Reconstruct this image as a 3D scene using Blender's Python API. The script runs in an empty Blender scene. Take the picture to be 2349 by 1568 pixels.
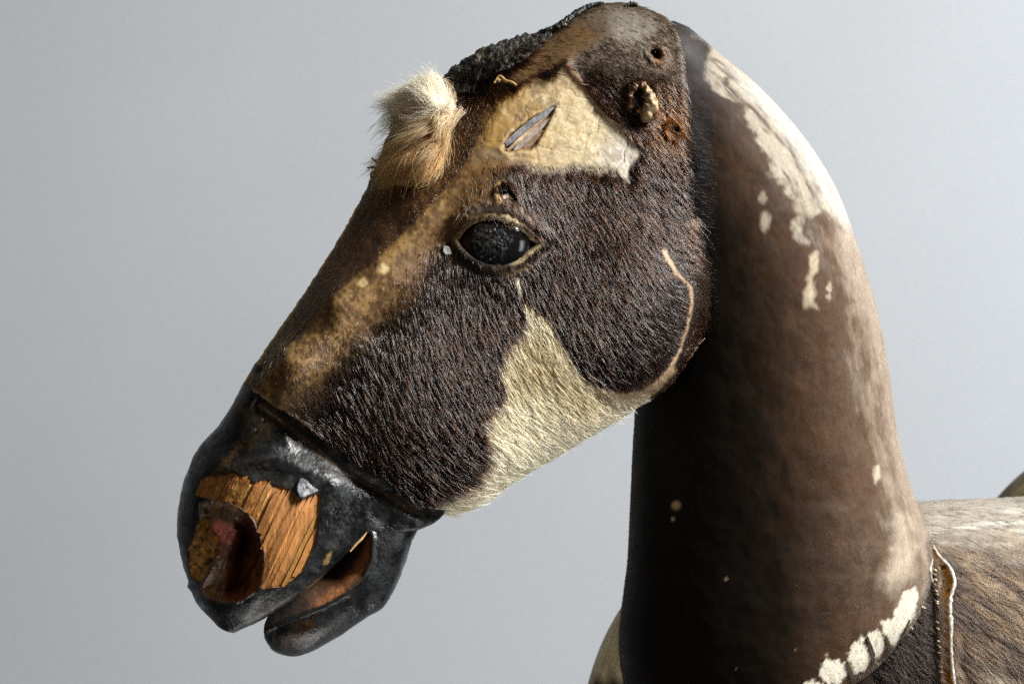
import bpy, math, random
import numpy as np
rng = np.random.default_rng(7); random.seed(7)
SC = bpy.context.scene
COL = SC.collection

# ------------------------------------------------------------------ camera, world, lamps
K = 0.0002                     # metres per drawing unit (the model is drawn 2348 units wide)
DIST = 1.45
cam_d = bpy.data.cameras.new("camera"); cam = bpy.data.objects.new("camera", cam_d); COL.objects.link(cam)
cam.location = (0, -DIST, 0); cam.rotation_euler = (math.radians(90), 0, 0)
cam_d.sensor_width = 36; cam_d.lens = 36 * DIST / (2348 * K)
cam_d.clip_start = 0.05; cam_d.clip_end = 30
cam_d.dof.use_dof = True; cam_d.dof.focus_distance = DIST - 0.02; cam_d.dof.aperture_fstop = 13
SC.camera = cam
SC.view_settings.view_transform = 'Standard'; SC.view_settings.look = 'None'
SC.view_settings.exposure = 0; SC.view_settings.gamma = 1
W = bpy.data.worlds.new("World"); SC.world = W; W.use_nodes = True
W.node_tree.nodes['Background'].inputs[0].default_value = (0.80, 0.86, 1.0, 1)
W.node_tree.nodes['Background'].inputs[1].default_value = 0.035

def area(name, loc, target, sx, sy, power, color):
    l = bpy.data.lights.new(name, 'AREA'); l.shape = 'RECTANGLE'; l.size = sx; l.size_y = sy
    l.energy = power; l.color = color
    o = bpy.data.objects.new(name, l); COL.objects.link(o); o.location = loc
    d = np.array(target) - np.array(loc)
    from mathutils import Vector
    o.rotation_euler = Vector(d).to_track_quat('-Z', 'Y').to_euler()
    return o
area("window_light", (1.30, -0.36, 1.05), (0.05, 0.03, 0.0), 0.5, 0.6, 86, (1.0, 0.985, 0.96))
area("side_fill", (-1.0, -1.9, 0.95), (-0.05, 0.0, 0.0), 1.5, 1.5, 5.5, (1.0, 0.80, 0.55))  # added warm fill from the left, no real lamp stands there
wl = area("wall_fill", (2.3, -0.5, -0.25), (1.05, 1.1, -0.05), 0.7, 0.8, 9.5, (0.82, 0.92, 1.0))  # unseen helper light, added to brighten the wall towards the right
wl.data.spread = math.radians(95)
area("low_bounce", (0.12, -0.08, -1.0), (-0.05, 0.0, 0.0), 0.8, 0.6, 6.0, (1.0, 0.97, 0.92))  # added in place of bounce from below, brightens the lower edges

# ------------------------------------------------------------------ helpers
def P(px, py, d):
    """drawing position (units, y down) and depth (units, positive = away) -> world metres"""
    px, py, d = np.broadcast_arrays(np.asarray(px, float), np.asarray(py, float), np.asarray(d, float))
    f = (DIST + d * K) / DIST
    return np.stack([(px - 1174) * K * f, d * K, (784 - py) * K * f], -1)

def zc(pts, x0, y0, s):
    return [((x0 + a / s) * 0.89482, (y0 + b / s) * 0.89482) for a, b in pts]

_H = rng.random((4, 257 * 257)).astype(np.float64)
def vnoise(x, y, seed=0):
    t = _H[seed % 4].reshape(257, 257)
    x = x + 37.7 * seed; y = y + 91.3 * seed
    xi = np.floor(x).astype(int); yi = np.floor(y).astype(int); fx = x - xi; fy = y - yi
    fx = fx * fx * (3 - 2 * fx); fy = fy * fy * (3 - 2 * fy)
    a = xi % 256; b = yi % 256; a1 = (xi + 1) % 256; b1 = (yi + 1) % 256
    return ((t[a, b] * (1 - fx) + t[a1, b] * fx) * (1 - fy) + (t[a, b1] * (1 - fx) + t[a1, b1] * fx) * fy) * 2 - 1
def fbm(x, y, scale, oct=4, seed=0):
    r = 0; amp = 1; tot = 0
    for o in range(oct):
        r = r + amp * vnoise(x / scale, y / scale, seed + o * 3); tot += amp; amp *= .55; scale *= .5
    return r / tot
def ss(a, b, x):
    t = np.clip((x - a) / (b - a), 0, 1); return t * t * (3 - 2 * t)
def segdist(pts, X, Y, closed=False):
    pts = np.asarray(pts, float); n = len(pts); best = np.full(X.shape, 1e18)
    for i in range(n if closed else n - 1):
        a = pts[i]; b = pts[(i + 1) % n]; d = b - a; L = (d @ d) + 1e-9
        t = np.clip(((X - a[0]) * d[0] + (Y - a[1]) * d[1]) / L, 0, 1)
        best = np.minimum(best, (X - a[0] - t * d[0]) ** 2 + (Y - a[1] - t * d[1]) ** 2)
    return np.sqrt(best)
def sdf(pts, X, Y):
    d = segdist(pts, X, Y, True); ins = np.zeros(X.shape, bool); n = len(pts)
    for i in range(n):
        (x1, y1), (x2, y2) = pts[i], pts[(i + 1) % n]
        if y1 == y2: continue
        c = ((y1 > Y) != (y2 > Y)) & (X < (x2 - x1) * (Y - y1) / (y2 - y1) + x1)
        ins ^= c
    return np.where(ins, -d, d)
def mask(pts, X, Y, soft=6, wob=0, wscale=30, seed=1):
    s = sdf(pts, X, Y)
    if wob: s = s + wob * fbm(X, Y, wscale, 4, seed)
    return ss(soft, -soft, s)
def tps(ctrl, reg=0.5):
    c = np.asarray(ctrl, float); x = c[:, 0] / 100; y = c[:, 1] / 100; n = len(c)
    r2 = (x[:, None] - x) ** 2 + (y[:, None] - y) ** 2
    Kk = np.where(r2 > 0, .5 * r2 * np.log(r2 + 1e-12), 0) + reg * .02 * np.eye(n)
    A = np.zeros((n + 3, n + 3)); A[:n, :n] = Kk; A[:n, n] = 1; A[:n, n + 1] = x; A[:n, n + 2] = y
    A[n, :n] = 1; A[n + 1, :n] = x; A[n + 2, :n] = y
    w = np.linalg.solve(A, np.concatenate([c[:, 2], [0, 0, 0]]))
    def f(X, Y):
        X = np.asarray(X, float) / 100; Y = np.asarray(Y, float) / 100
        r = w[n] + w[n + 1] * X + w[n + 2] * Y
        for i in range(n):
            q = (X - x[i]) ** 2 + (Y - y[i]) ** 2
            r = r + w[i] * .5 * q * np.log(q + 1e-12)
        return r
    return f
def catmull(pts, n):
    p = np.asarray(pts, float)
    # arc-length-ish parameter
    L = np.concatenate([[0], np.cumsum(np.sqrt((np.diff(p, axis=0) ** 2).sum(1)) + 1e-6)])
    u = np.linspace(0, L[-1], n); m = np.gradient(p, L, axis=0) if len(p) > 2 else np.repeat((p[1] - p[0])[None] / L[-1], 2, 0)
    i = np.clip(np.searchsorted(L, u, side='right') - 1, 0, len(p) - 2); h = (L[i + 1] - L[i])[:, None]
    t = ((u - L[i])[:, None]) / h
    return ((2*t**3-3*t**2+1)*p[i] + (t**3-2*t**2+t)*h*m[i] + (-2*t**3+3*t**2)*p[i+1] + (t**3-t**2)*h*m[i+1])
def mix(a, b, m):
    return a * (1 - m[..., None]) + np.asarray(b, float) * m[..., None]

def link(name, data, parent=None, mat=None, label=None):
    o = bpy.data.objects.new(name, data); COL.objects.link(o)
    if mat: data.materials.append(mat)
    if parent is not None:
        o.parent = parent; o.matrix_parent_inverse = parent.matrix_world.inverted()
    if label: o['label'] = label
    return o
def mesh(name, V, F, parent, mat, col=None, rgh=None, label=None, smooth=True):
    me = bpy.data.meshes.new(name); V = np.asarray(V, float)
    me.from_pydata(V.tolist(), [], F if isinstance(F, list) else F.tolist()); me.update()
    if smooth: me.polygons.foreach_set('use_smooth', np.ones(len(me.polygons), bool))
    if col is not None:
        a = me.attributes.new('col', 'FLOAT_COLOR', 'POINT')
        col = np.broadcast_to(np.asarray(col, float), (len(V), 3))
        a.data.foreach_set('color', np.concatenate([col, np.ones((len(V), 1))], 1).astype(np.float32).ravel())
    if rgh is not None:
        a = me.attributes.new('rgh', 'FLOAT', 'POINT')
        a.data.foreach_set('value', np.broadcast_to(np.asarray(rgh, float), (len(V),)).astype(np.float32))
    return link(name, me, parent, mat, label)
def gridfaces(n, m, off=0, wrap=False):
    i = np.arange(n - 1)[:, None]; j = np.arange(m if wrap else m - 1)[None]
    a = i * m + j; b = i * m + (j + 1) % m; c = (i + 1) * m + (j + 1) % m; d = (i + 1) * m + j
    return (np.stack([a, b, c, d], -1).reshape(-1, 4) + off)

class Shell:
    """closed solid: a shaped near side and a rounded far side between two outline curves"""
    def __init__(s, stations, depth, n, m, RA, RB, thick, mback=40):
        st = catmull([(a[0], a[1], b[0], b[1]) for a, b in stations], n)
        u = np.linspace(0, 1, m); t = .55 * u + .45 * (.5 - .5 * np.cos(np.pi * u))
        A = st[:, None, :2]; B = st[:, None, 2:]
        s.X = A[..., 0] * (1 - t) + B[..., 0] * t; s.Y = A[..., 1] * (1 - t) + B[..., 1] * t
        Ln = np.sqrt(((B - A) ** 2).sum(-1))
        s.eA = t * Ln; s.eB = (1 - t) * Ln; s.es = np.linspace(0, 1, n)[:, None] + 0 * t
        def rnd(e, R):
            R = np.broadcast_to(R, e.shape); q = np.clip(1 - e / R, 0, 1)
            return R * (1 - np.sqrt(np.clip(1 - q * q, 0, 1)))
        s.base = depth(s.X, s.Y)
        RAa = RA if np.isscalar(RA) else np.interp(np.linspace(0, 1, n), RA[0], RA[1])[:, None]
        RBa = RB if np.isscalar(RB) else np.interp(np.linspace(0, 1, n), RB[0], RB[1])[:, None]
        RAa = np.minimum(RAa, Ln * .5 + 1e-3); RBa = np.minimum(RBa, Ln * .5 + 1e-3)
        s.D = s.base + rnd(s.eA, RAa) + rnd(s.eB, RBa)
        s.n, s.m, s.t, s.Ln, s.thick, s.mb = n, m, t, Ln, thick, mback
    def finish(s):
        s.pos = P(s.X, s.Y, s.D)
        gu = np.gradient(s.pos, axis=0); gv = np.gradient(s.pos, axis=1)
        nn = np.cross(gu, gv); nn /= np.linalg.norm(nn, axis=-1, keepdims=True) + 1e-12
        nn *= np.where(nn[..., 1:2] > 0, -1, 1); s.N = nn
        return s
    def build(s, name, parent, mat, col, rgh, label=None):
        n, m, mb = s.n, s.m, s.mb
        tb = np.linspace(0, 1, mb + 2)[1:-1]
        d0 = s.D[:, :1]; d1 = s.D[:, -1:]
        Xb = s.X[:, -1:] * (1 - tb) + s.X[:, :1] * tb; Yb = s.Y[:, -1:] * (1 - tb) + s.Y[:, :1] * tb
        th = np.minimum(s.thick, s.Ln * .8)
        Db = d1 * (1 - tb) + d0 * tb + th * np.sin(np.pi * tb) ** .6
        V = np.concatenate([s.pos, P(Xb, Yb, Db)], 1).reshape(-1, 3); w = m + mb
        F = gridfaces(n, w, 0, True)
        def full(a, last):
            e = np.repeat(a[:, -1:], mb, 1)
            return np.concatenate([a, e], 1).reshape((-1,) + a.shape[2:])
        o = mesh(name, V, F[:, ::-1], parent, mat, full(col, 0), full(rgh, 0), label)
        return o

def tube(name, pts, rad, parent, mat, col, seg=8, label=None, rgh=.5, n=None, jitter=0):
    """bent tapering cord through (px,py,depth) points"""
    n = n or max(12, len(pts) * 6); c = catmull(pts, n); r = np.interp(np.linspace(0, 1, n), np.linspace(0, 1, len(rad)), rad)
    if jitter: r = r * (1 + jitter * rng.normal(size=n))
    p = P(c[:, 0], c[:, 1], c[:, 2]); T = np.gradient(p, axis=0); T /= np.linalg.norm(T, axis=1, keepdims=True) + 1e-12
    up = np.array([0, -1, 0.]); S = np.cross(T, up); S /= np.linalg.norm(S, axis=1, keepdims=True) + 1e-9; U = np.cross(S, T)
    a = np.linspace(0, 2 * np.pi, seg, endpoint=False)
    ring = p[:, None] + (S[:, None] * np.cos(a)[None, :, None] + U[:, None] * np.sin(a)[None, :, None]) * (r * K)[:, None, None]
    if jitter: ring = ring + rng.normal(size=ring.shape) * (jitter * .35 * r.mean() * K)
    V = ring.reshape(-1, 3); F = gridfaces(n, seg, 0, True).tolist()
    F.append(list(range(seg))); F.append(list(range((n - 1) * seg, n * seg))[::-1])
    cc = np.broadcast_to(np.asarray(col, float), (n, 3)) if np.ndim(col) == 1 else np.stack([np.interp(np.linspace(0, 1, n), np.linspace(0, 1, len(col)), np.asarray(col)[:, k]) for k in range(3)], 1)
    cc = np.repeat(cc, seg, 0) * (1 + .25 * rng.normal(size=(n * seg, 1))).clip(.4, 1.6)
    return mesh(name, V, F, parent, mat, cc, rgh, label)

# ------------------------------------------------------------------ materials
def nt(name):
    m = bpy.data.materials.new(name); m.use_nodes = True; t = m.node_tree
    return m, t, t.nodes['Principled BSDF']
def att(t, n):
    a = t.nodes.new('ShaderNodeAttribute'); a.attribute_name = n; return a
def surf(name, fine=900, var=.35, bump=.25, spec=.5, stretch=None, coat=0, bdist=.0006, mid=200, dust=0):
    m, t, b = nt(name); L = t.links.new
    tc = t.nodes.new('ShaderNodeTexCoord'); src = tc.outputs['Object']
    if stretch:
        mp = t.nodes.new('ShaderNodeMapping'); mp.inputs['Rotation'].default_value = stretch[0]; mp.inputs['Scale'].default_value = stretch[1]
        L(src, mp.inputs[0]); src = mp.outputs[0]
    n1 = t.nodes.new('ShaderNodeTexNoise'); n1.inputs['Scale'].default_value = fine; n1.inputs['Detail'].default_value = 5; L(src, n1.inputs['Vector'])
    n2 = t.nodes.new('ShaderNodeTexNoise'); n2.inputs['Scale'].default_value = mid; n2.inputs['Detail'].default_value = 4; L(src, n2.inputs['Vector'])
    mr = t.nodes.new('ShaderNodeMapRange'); mr.inputs['From Min'].default_value = .25; mr.inputs['From Max'].default_value = .75
    mr.inputs['To Min'].default_value = 1 - var; mr.inputs['To Max'].default_value = 1 + var; L(n1.outputs[0], mr.inputs[0])
    mr2 = t.nodes.new('ShaderNodeMapRange'); mr2.inputs['From Min'].default_value = .3; mr2.inputs['From Max'].default_value = .7
    mr2.inputs['To Min'].default_value = 1 - var * .7; mr2.inputs['To Max'].default_value = 1 + var * .7; L(n2.outputs[0], mr2.inputs[0])
    mu = t.nodes.new('ShaderNodeMath'); mu.operation = 'MULTIPLY'; L(mr.outputs[0], mu.inputs[0]); L(mr2.outputs[0], mu.inputs[1])
    vm = t.nodes.new('ShaderNodeVectorMath'); vm.operation = 'SCALE'
    L(att(t, 'col').outputs['Color'], vm.inputs[0]); L(mu.outputs[0], vm.inputs['Scale']); bc = vm.outputs[0]
    if dust:
        n3 = t.nodes.new('ShaderNodeTexNoise'); n3.inputs['Scale'].default_value = 1500; n3.inputs['Detail'].default_value = 2; L(src, n3.inputs['Vector'])
        n4 = t.nodes.new('ShaderNodeTexNoise'); n4.inputs['Scale'].default_value = 70; n4.inputs['Detail'].default_value = 5; L(src, n4.inputs['Vector'])
        sm = t.nodes.new('ShaderNodeMath'); sm.operation = 'MULTIPLY_ADD'; sm.inputs[1].default_value = .55; L(n4.outputs[0], sm.inputs[0]); L(n3.outputs[0], sm.inputs[2])
        r3 = t.nodes.new('ShaderNodeMapRange'); r3.inputs[1].default_value = .86; r3.inputs[2].default_value = 1.06; r3.inputs[3].default_value = 0; r3.inputs[4].default_value = dust; L(sm.outputs[0], r3.inputs[0])
        mx = t.nodes.new('ShaderNodeMix'); mx.data_type = 'RGBA'; L(r3.outputs[0], mx.inputs[0]); L(bc, mx.inputs[6]); mx.inputs[7].default_value = (.22, .20, .17, 1); bc = mx.outputs[2]
    L(bc, b.inputs['Base Color'])
    L(att(t, 'rgh').outputs['Fac'], b.inputs['Roughness'])
    ad = t.nodes.new('ShaderNodeMath'); ad.operation = 'ADD'; L(n1.outputs[0], ad.inputs[0]); L(n2.outputs[0], ad.inputs[1])
    bu = t.nodes.new('ShaderNodeBump'); bu.inputs['Strength'].default_value = bump; bu.inputs['Distance'].default_value = bdist
    L(ad.outputs[0], bu.inputs['Height']); L(bu.outputs[0], b.inputs['Normal'])
    b.inputs['Specular IOR Level'].default_value = spec; b.inputs['Coat Weight'].default_value = coat
    return m
M_hide = surf('hide', 800, .16, .18, .3, bdist=.0003, mid=260)
M_velvet = surf('short_hide', 1100,   .22, .14, .12, bdist=.0003, stretch=((0, 0, 0), (1, 1, .35)))
M_paint = surf('worn_black_paint', 700, .45, .5, .5, bdist=.0005, mid=150, dust=.08)
M_gloss = surf('glossy_paint', 420, .5, .45, .5, bdist=.0006, mid=170)
M_wood = surf('splintered_wood', 60, .3, .35, .3, stretch=((0, math.radians(-25), 0), (44, 44, 1.6)), bdist=.0005, mid=26)
M_crust = surf('crusty_leather', 450, .6, 1.0, .35, bdist=.0015)
M_skin = surf('dry_skin', 500, .35, .5, .45)
M_glass = surf('eye_glass', 1500, .5, .12, .5, bdist=.0003)
def hairmat(name, rough, spec, vrough=.35, trans=0.):
    m = bpy.data.materials.new(name); m.use_nodes = True; t = m.node_tree; t.nodes.clear(); L = t.links.new
    o = t.nodes.new('ShaderNodeOutputMaterial'); h = t.nodes.new('ShaderNodeBsdfHair'); h.component = 'Reflection'
    h.inputs['Color'].default_value = (spec, spec * 1.0, spec * 1.03, 1); h.inputs['RoughnessU'].default_value = rough; h.inputs['RoughnessV'].default_value = vrough
    d = t.nodes.new('ShaderNodeBsdfDiffuse'); c = att(t, 'col').outputs['Color']; L(c, d.inputs['Color']); base = d.outputs[0]
    if trans:
        tr = t.nodes.new('ShaderNodeBsdfTranslucent'); L(c, tr.inputs['Color']); mx = t.nodes.new('ShaderNodeMixShader'); mx.inputs[0].default_value = trans
        L(d.outputs[0], mx.inputs[1]); L(tr.outputs[0], mx.inputs[2]); base = mx.outputs[0]
    a = t.nodes.new('ShaderNodeAddShader'); L(base, a.inputs[0]); L(h.outputs[0], a.inputs[1]); L(a.outputs[0], o.inputs['Surface'])
    return m
def hairmat_dark(name, rough):
    m = bpy.data.materials.new(name); m.use_nodes = True; t = m.node_tree; t.nodes.clear()
    o = t.nodes.new('ShaderNodeOutputMaterial'); h = t.nodes.new('ShaderNodeBsdfHairPrincipled'); h.parametrization = 'COLOR'
    h.inputs['Roughness'].default_value = rough; h.inputs['Radial Roughness'].default_value = .35; h.inputs['IOR'].default_value = 1.45; h.inputs['Random Roughness'].default_value = .4
    t.links.new(att(t, 'col').outputs['Color'], h.inputs['Color']); t.links.new(h.outputs[0], o.inputs['Surface'])
    return m
M_fur = hairmat_dark('coat_hair', .13); M_vfur = hairmat_dark('velvet_hair', .7)
M_tuft = hairmat('tuft_hair', .3, .04, .5, .5); M_nap = hairmat('short_nap', .4, .008, .5, .2); M_pale = hairmat('pale_coat_hair', .35, .03, .5, .12)

# ------------------------------------------------------------------ hair builder
def bil(a, i, j, u, v):
    u = u[:, None] if a.ndim == 3 else u; v = v[:, None] if a.ndim == 3 else v
    return (a[i, j] * (1 - u) + a[i + 1, j] * u) * (1 - v) + (a[i, j + 1] * (1 - u) + a[i + 1, j + 1] * u) * v
def scatter(s, N, dens):
    dx = s.pos[1:, :-1] - s.pos[:-1, :-1]; dy = s.pos[:-1, 1:] - s.pos[:-1, :-1]
    ar = np.linalg.norm(np.cross(dx, dy), axis=-1); w = ar * .25 * (dens[1:, 1:] + dens[:-1, :-1] + dens[1:, :-1] + dens[:-1, 1:])
    w = np.where((s.N[:-1, :-1, 1] < .35), w, w * .5).ravel()
    k = np.searchsorted(np.cumsum(w) / w.sum(), rng.random(N)).clip(0, w.size - 1)
    i, j = k // (s.m - 1), k % (s.m - 1); u, v = rng.random(N), rng.random(N)
    return bil(s.pos, i, j, u, v), bil(s.N, i, j, u, v), bil(s.X, i, j, u, v), bil(s.Y, i, j, u, v)
def curves_obj(name, pts, rad, col, parent, mat, label=None):
    N, n, _ = pts.shape
    c = bpy.data.hair_curves.new(name); c.add_curves([n] * N)
    c.attributes['position'].data.foreach_set('vector', pts.astype(np.float32).ravel())
    a = c.attributes.new('radius', 'FLOAT', 'POINT'); a.data.foreach_set('value', rad.astype(np.float32).ravel())
    a = c.attributes.new('col', 'FLOAT_COLOR', 'CURVE')
    a.data.foreach_set('color', np.concatenate([col.clip(0.001, .95), np.ones((N, 1))], 1).astype(np.float32).ravel())
    o = link(name, c, parent, mat, label); o['kind'] = 'stuff'
    return o
def dirfield(ctrl, X, Y):
    vx = 0; vy = 0
    for (x, y, a) in ctrl:
        w = 1 / ((X - x) ** 2 + (Y - y) ** 2 + 400) ** 1.5; a = math.radians(a)
        vx = vx + w * math.cos(a); vy = vy + w * math.sin(a)
    return np.arctan2(vy, vx)
def grow(name, s, N, dens, ctrl, length, colf, parent, mat, lift=.28, wid=1.6, jit=.16, npt=4, clump=.25, pmat=None):
    p, nrm, X, Y = scatter(s, N, dens)
    nrm = nrm / np.linalg.norm(nrm, axis=1, keepdims=True)
    a = dirfield(ctrl, X, Y) + clump * fbm(X, Y, 45, 3, 2) + jit * rng.normal(size=N)
    v = np.stack([np.cos(a), 0 * a, -np.sin(a)], 1); v -= (v * nrm).sum(1, keepdims=True) * nrm
    v /= np.linalg.norm(v, axis=1, keepdims=True) + 1e-9
    side = np.cross(nrm, v)
    L = (length(X, Y) * np.exp(rng.normal(size=N) * .25) * K)[:, None]
    lf = (lift * np.exp(rng.normal(size=N) * .45))[:, None]
    bend = (rng.normal(size=N) * .12)[:, None]
    pts = np.stack([p + v * L * t + nrm * L * lf * (t - .55 * t * t) + side * L * bend * t * t - nrm * .6 * K * (t == 0) for t in np.linspace(0, 1, npt)], 1)
    w = (wid * np.exp(rng.normal(size=N) * .25))[:, None] * np.linspace(1, .25, npt)[None] * K * .5
    c = colf(X, Y); pale = (c.mean(1) > .2) if pmat else np.zeros(N, bool)
    o = curves_obj(name, pts[~pale], w[~pale], c[~pale], parent, mat)
    if pmat: curves_obj('pale_' + name, pts[pale], w[pale] * .75, c[pale], parent, pmat)
    return o

# ------------------------------------------------------------------ the wall
def build_wall():
    m, t, b = nt('painted_wall'); L = t.links.new
    tc = t.nodes.new('ShaderNodeTexCoord')
    n = t.nodes.new('ShaderNodeTexNoise'); n.inputs['Scale'].default_value = 260; n.inputs['Detail'].default_value = 6; L(tc.outputs['Object'], n.inputs[0])
    n2 = t.nodes.new('ShaderNodeTexNoise'); n2.inputs['Scale'].default_value = 3; n2.inputs['Detail'].default_value = 3; L(tc.outputs['Object'], n2.inputs[0])
    ad = t.nodes.new('ShaderNodeMath'); ad.operation = 'ADD'; L(n.outputs[0], ad.inputs[0]); L(n2.outputs[0], ad.inputs[1])
    r = t.nodes.new('ShaderNodeMapRange'); r.inputs[1].default_value = .6; r.inputs[2].default_value = 1.4; r.inputs[3].default_value = .90; r.inputs[4].default_value = 1.10; L(ad.outputs[0], r.inputs[0])
    vm = t.nodes.new('ShaderNodeVectorMath'); vm.operation = 'SCALE'; vm.inputs[0].default_value = (.374, .394, .416); L(r.outputs[0], vm.inputs['Scale']); L(vm.outputs[0], b.inputs['Base Color'])
    bu = t.nodes.new('ShaderNodeBump'); bu.inputs['Strength'].default_value = .15; bu.inputs['Distance'].default_value = .001; L(n.outputs[0], bu.inputs['Height']); L(bu.outputs[0], b.inputs['Normal'])
    b.inputs['Roughness'].default_value = .85
    Y = 1.1
    V = [(-3, Y, -2), (3, Y, -2), (3, Y, 2.5), (-3, Y, 2.5), (-3, Y + .1, -2), (3, Y + .1, -2), (3, Y + .1, 2.5), (-3, Y + .1, 2.5)]
    o = mesh('wall', V, [[0, 1, 2, 3], [7, 6, 5, 4], [0, 4, 5, 1], [1, 5, 6, 2], [2, 6, 7, 3], [3, 7, 4, 0]], None, m, smooth=False)
    o['kind'] = 'structure'; o['label'] = 'plain pale blue grey painted wall behind the toy horse'
build_wall()

# ------------------------------------------------------------------ the horse
horse = bpy.data.objects.new('toy_horse', None); COL.objects.link(horse); horse.empty_display_size = .05
horse.location = (0.22, 0.14, -0.30); bpy.context.view_layer.update()
horse['label'] = 'antique wooden toy horse covered in worn brown and cream cowhide, muzzle splintered'
horse['category'] = 'toy horse'

# ---- colours shared
BROWN = np.array((.016, .009, .006)); CREAM = np.array((.70, .61, .43))

# ---- head
R1 = lambda p: zc(p, 600, 380, 2.24)
R2 = lambda p: zc(p, 1200, 130, 2.24)
crest = [(600, 878), (640, 825), (700, 760), (760, 690), (815, 645), (870, 600), (915, 555), (970, 500), (1020, 445), (1065, 395), (1100, 330), (1150, 250), (1200, 205), (1290, 140), (1400, 75)]
head_ctrl = [(615,865,-232),(650,812,-222),(760,690,-192),(870,600,-160),(970,500,-122),(1060,400,-84),(1110,310,-56),(1180,220,-20),(1290,135,20),(1400,75,60),
 (585,872,-190),(610,828,-165),(700,715,-120),(800,590,-85),(880,480,-40),(930,400,-10),(980,310,20),
 (556,880,-150),(620,785,-95),(700,668,-45),(770,560,0),(825,462,50),(858,392,75),(890,310,95),(940,235,110),(1006,187,110),(1075,132,100),(1160,98,100),(1250,76,110),(1320,32,120),(1380,9,130),(1450,10,130),(1520,38,120),
 (720,960,-212),(780,870,-206),(850,750,-184),(900,1000,-200),(950,850,-180),(1000,700,-140),(1000,1080,-180),(1060,950,-165),(1100,800,-135),(1150,1050,-138),(1200,900,-118),(1180,720,-105),
 (1130,550,-122),(1130,470,-120),(1035,560,-112),(1130,640,-108),(1240,560,-82),
 (1300,450,-45),(1250,300,-38),(1350,300,-8),(1440,350,0),(1350,200,8),(1450,200,30),(1300,200,-4),
 (1330,600,-70),(1400,700,-72),(1450,600,-46),(1500,700,-40),(1350,800,-90),(1450,830,-58),(1540,620,-4),(1560,720,-2),(1500,860,-30),(1400,900,-62),(1300,980,-80),
 (1455,935,-20),(1575,825,30),(1620,670,45),(1590,480,52),(1580,360,50),(1580,250,55),(1560,120,80),(1490,450,10),(1520,330,30),
 (1018,1184,-150),(1180,1098,-100),(1300,1030,-62),(1470,225,25),(1530,290,38)]
head_depth = tps(head_ctrl, 2.0)
HS = [((556,880),(1018,1184)),((620,785),(1090,1160)),((700,668),(1180,1100)),((770,560),(1280,1040)),((825,462),(1380,979)),((858,392),(1458,934)),
      ((890,310),(1522,892)),((940,235),(1577,825)),((1006,190),(1612,748)),((1075,150),(1622,670)),((1160,118),(1609,560)),((1250,84),(1590,470)),
      ((1320,34),(1581,360)),((1380,10),(1580,250)),((1450,11),(1573,165)),((1520,40),(1558,95)),((1540,56),(1550,72))]
head = Shell(HS, head_depth, 520, 380, 22, ([0,.3,.42,.6,1],[70,70,55,45,25]), 330, 40)
X, Y = head.X, head.Y
eye_poly = [(1038,550),(1054,528),(1080,510),(1110,501),(1145,503),(1180,516),(1203,532),(1232,558),(1206,580),(1190,595),(1165,606),(1140,609),(1112,604),(1088,595),(1062,578),(1046,563)]
eye_poly = [(1131 + (a - 1131) * (1.0 if a > 1131 else .87), 557 + (b - 557) * .94) for a, b in eye_poly]
hole_poly = [(1143,432),(1152,424),(1165,428),(1178,440),(1186,458),(1178,462),(1165,455),(1155,462),(1146,450)]
earA = [(1438,205),(1448,192),(1470,188),(1492,196),(1500,222),(1496,248),(1482,262),(1462,250),(1440,235)]
earB = [(1530,290),(1538,279),(1552,282),(1558,300),(1548,308),(1535,304)]
earC = [(1488,122),(1496,112),(1512,112),(1520,128),(1512,140),(1498,136)]
bare = [(1288,148),(1305,155),(1322,168),(1345,200),(1385,252),(1440,300),(1458,330),(1466,350),(1452,372),(1446,420),(1425,418),(1400,404),(1362,398),(1330,393),(1290,400),(1255,404),(1222,398),(1200,385),(1165,372),(1130,378),(1092,382),(1078,372),(1088,330),(1102,290),(1122,252),(1142,225),(1172,206),(1185,190),(1225,182),(1262,172)]
disc_arc = R2([(1110,1130),(1140,1180),(1190,1270),(1240,1320),(1280,1370),(1280,1450),(1260,1560)]) + [(1560,800),(1535,845),(1500,880),(1470,900),(1430,905),(1385,900)]
split = R2([(195,565),(230,480),(300,425),(385,365),(450,335),(512,300),(490,370),(450,450),(400,540),(360,580),(300,575),(230,590)])
nails = [(1582,378),(1588,492),(1582,148)]
# relief
D = head.D
sE = sdf(eye_poly, X, Y)
D -= 11 * np.exp(-(segdist([(1052,505),(1085,478),(1120,468),(1160,472),(1195,488),(1226,520)], X, Y) / 15) ** 2) * (1 + .6 * fbm(X, Y, 22, 3, 2)); D += 75 * ss(2, -9, sE) - 8 * np.exp(-((sE - 9) / 9) ** 2) - 7 * np.exp(-((sE - 28) / 14) ** 2) * ss(560, 500, Y)
for pl, dp in ((hole_poly, 40), (earA, 26), (earB, 34), (earC, 34)):
    q = sdf(pl, X, Y) + 3 * fbm(X, Y, 14, 3, 2); D += dp * ss(2, -9, q) - 5 * np.exp(-((q - 6) / 6) ** 2)
for (nx, ny) in nails: D += 18 * np.exp(-((X - nx) ** 2 + (Y - ny) ** 2) / 60)
dC = segdist(crest, X, Y); D -= 6 * np.exp(-(dC / 22) ** 2) * (1 + .25 * fbm(X, Y, 40, 3, 1))
dA = segdist(disc_arc, X, Y); D -= 6 * np.exp(-(dA / 10) ** 2) * ss(0, 60, Y - 560)
inb = mask(bare, X, Y, 12, 5, 25, 2)
crk = ss(.05, .0, np.abs(fbm(X, Y, 70, 3, 3))) * inb; D += 4 * inb + 1.6 * crk
q = sdf(split, X, Y); D += 11 * ss(0, -10, q) - 3 * np.exp(-((q - 4) / 9) ** 2)
fold1 = R2([(285,205),(330,185),(420,165),(500,150),(540,90),(570,60)]); D -= 7 * np.exp(-(segdist(fold1, X, Y) / 9) ** 2)
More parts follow.
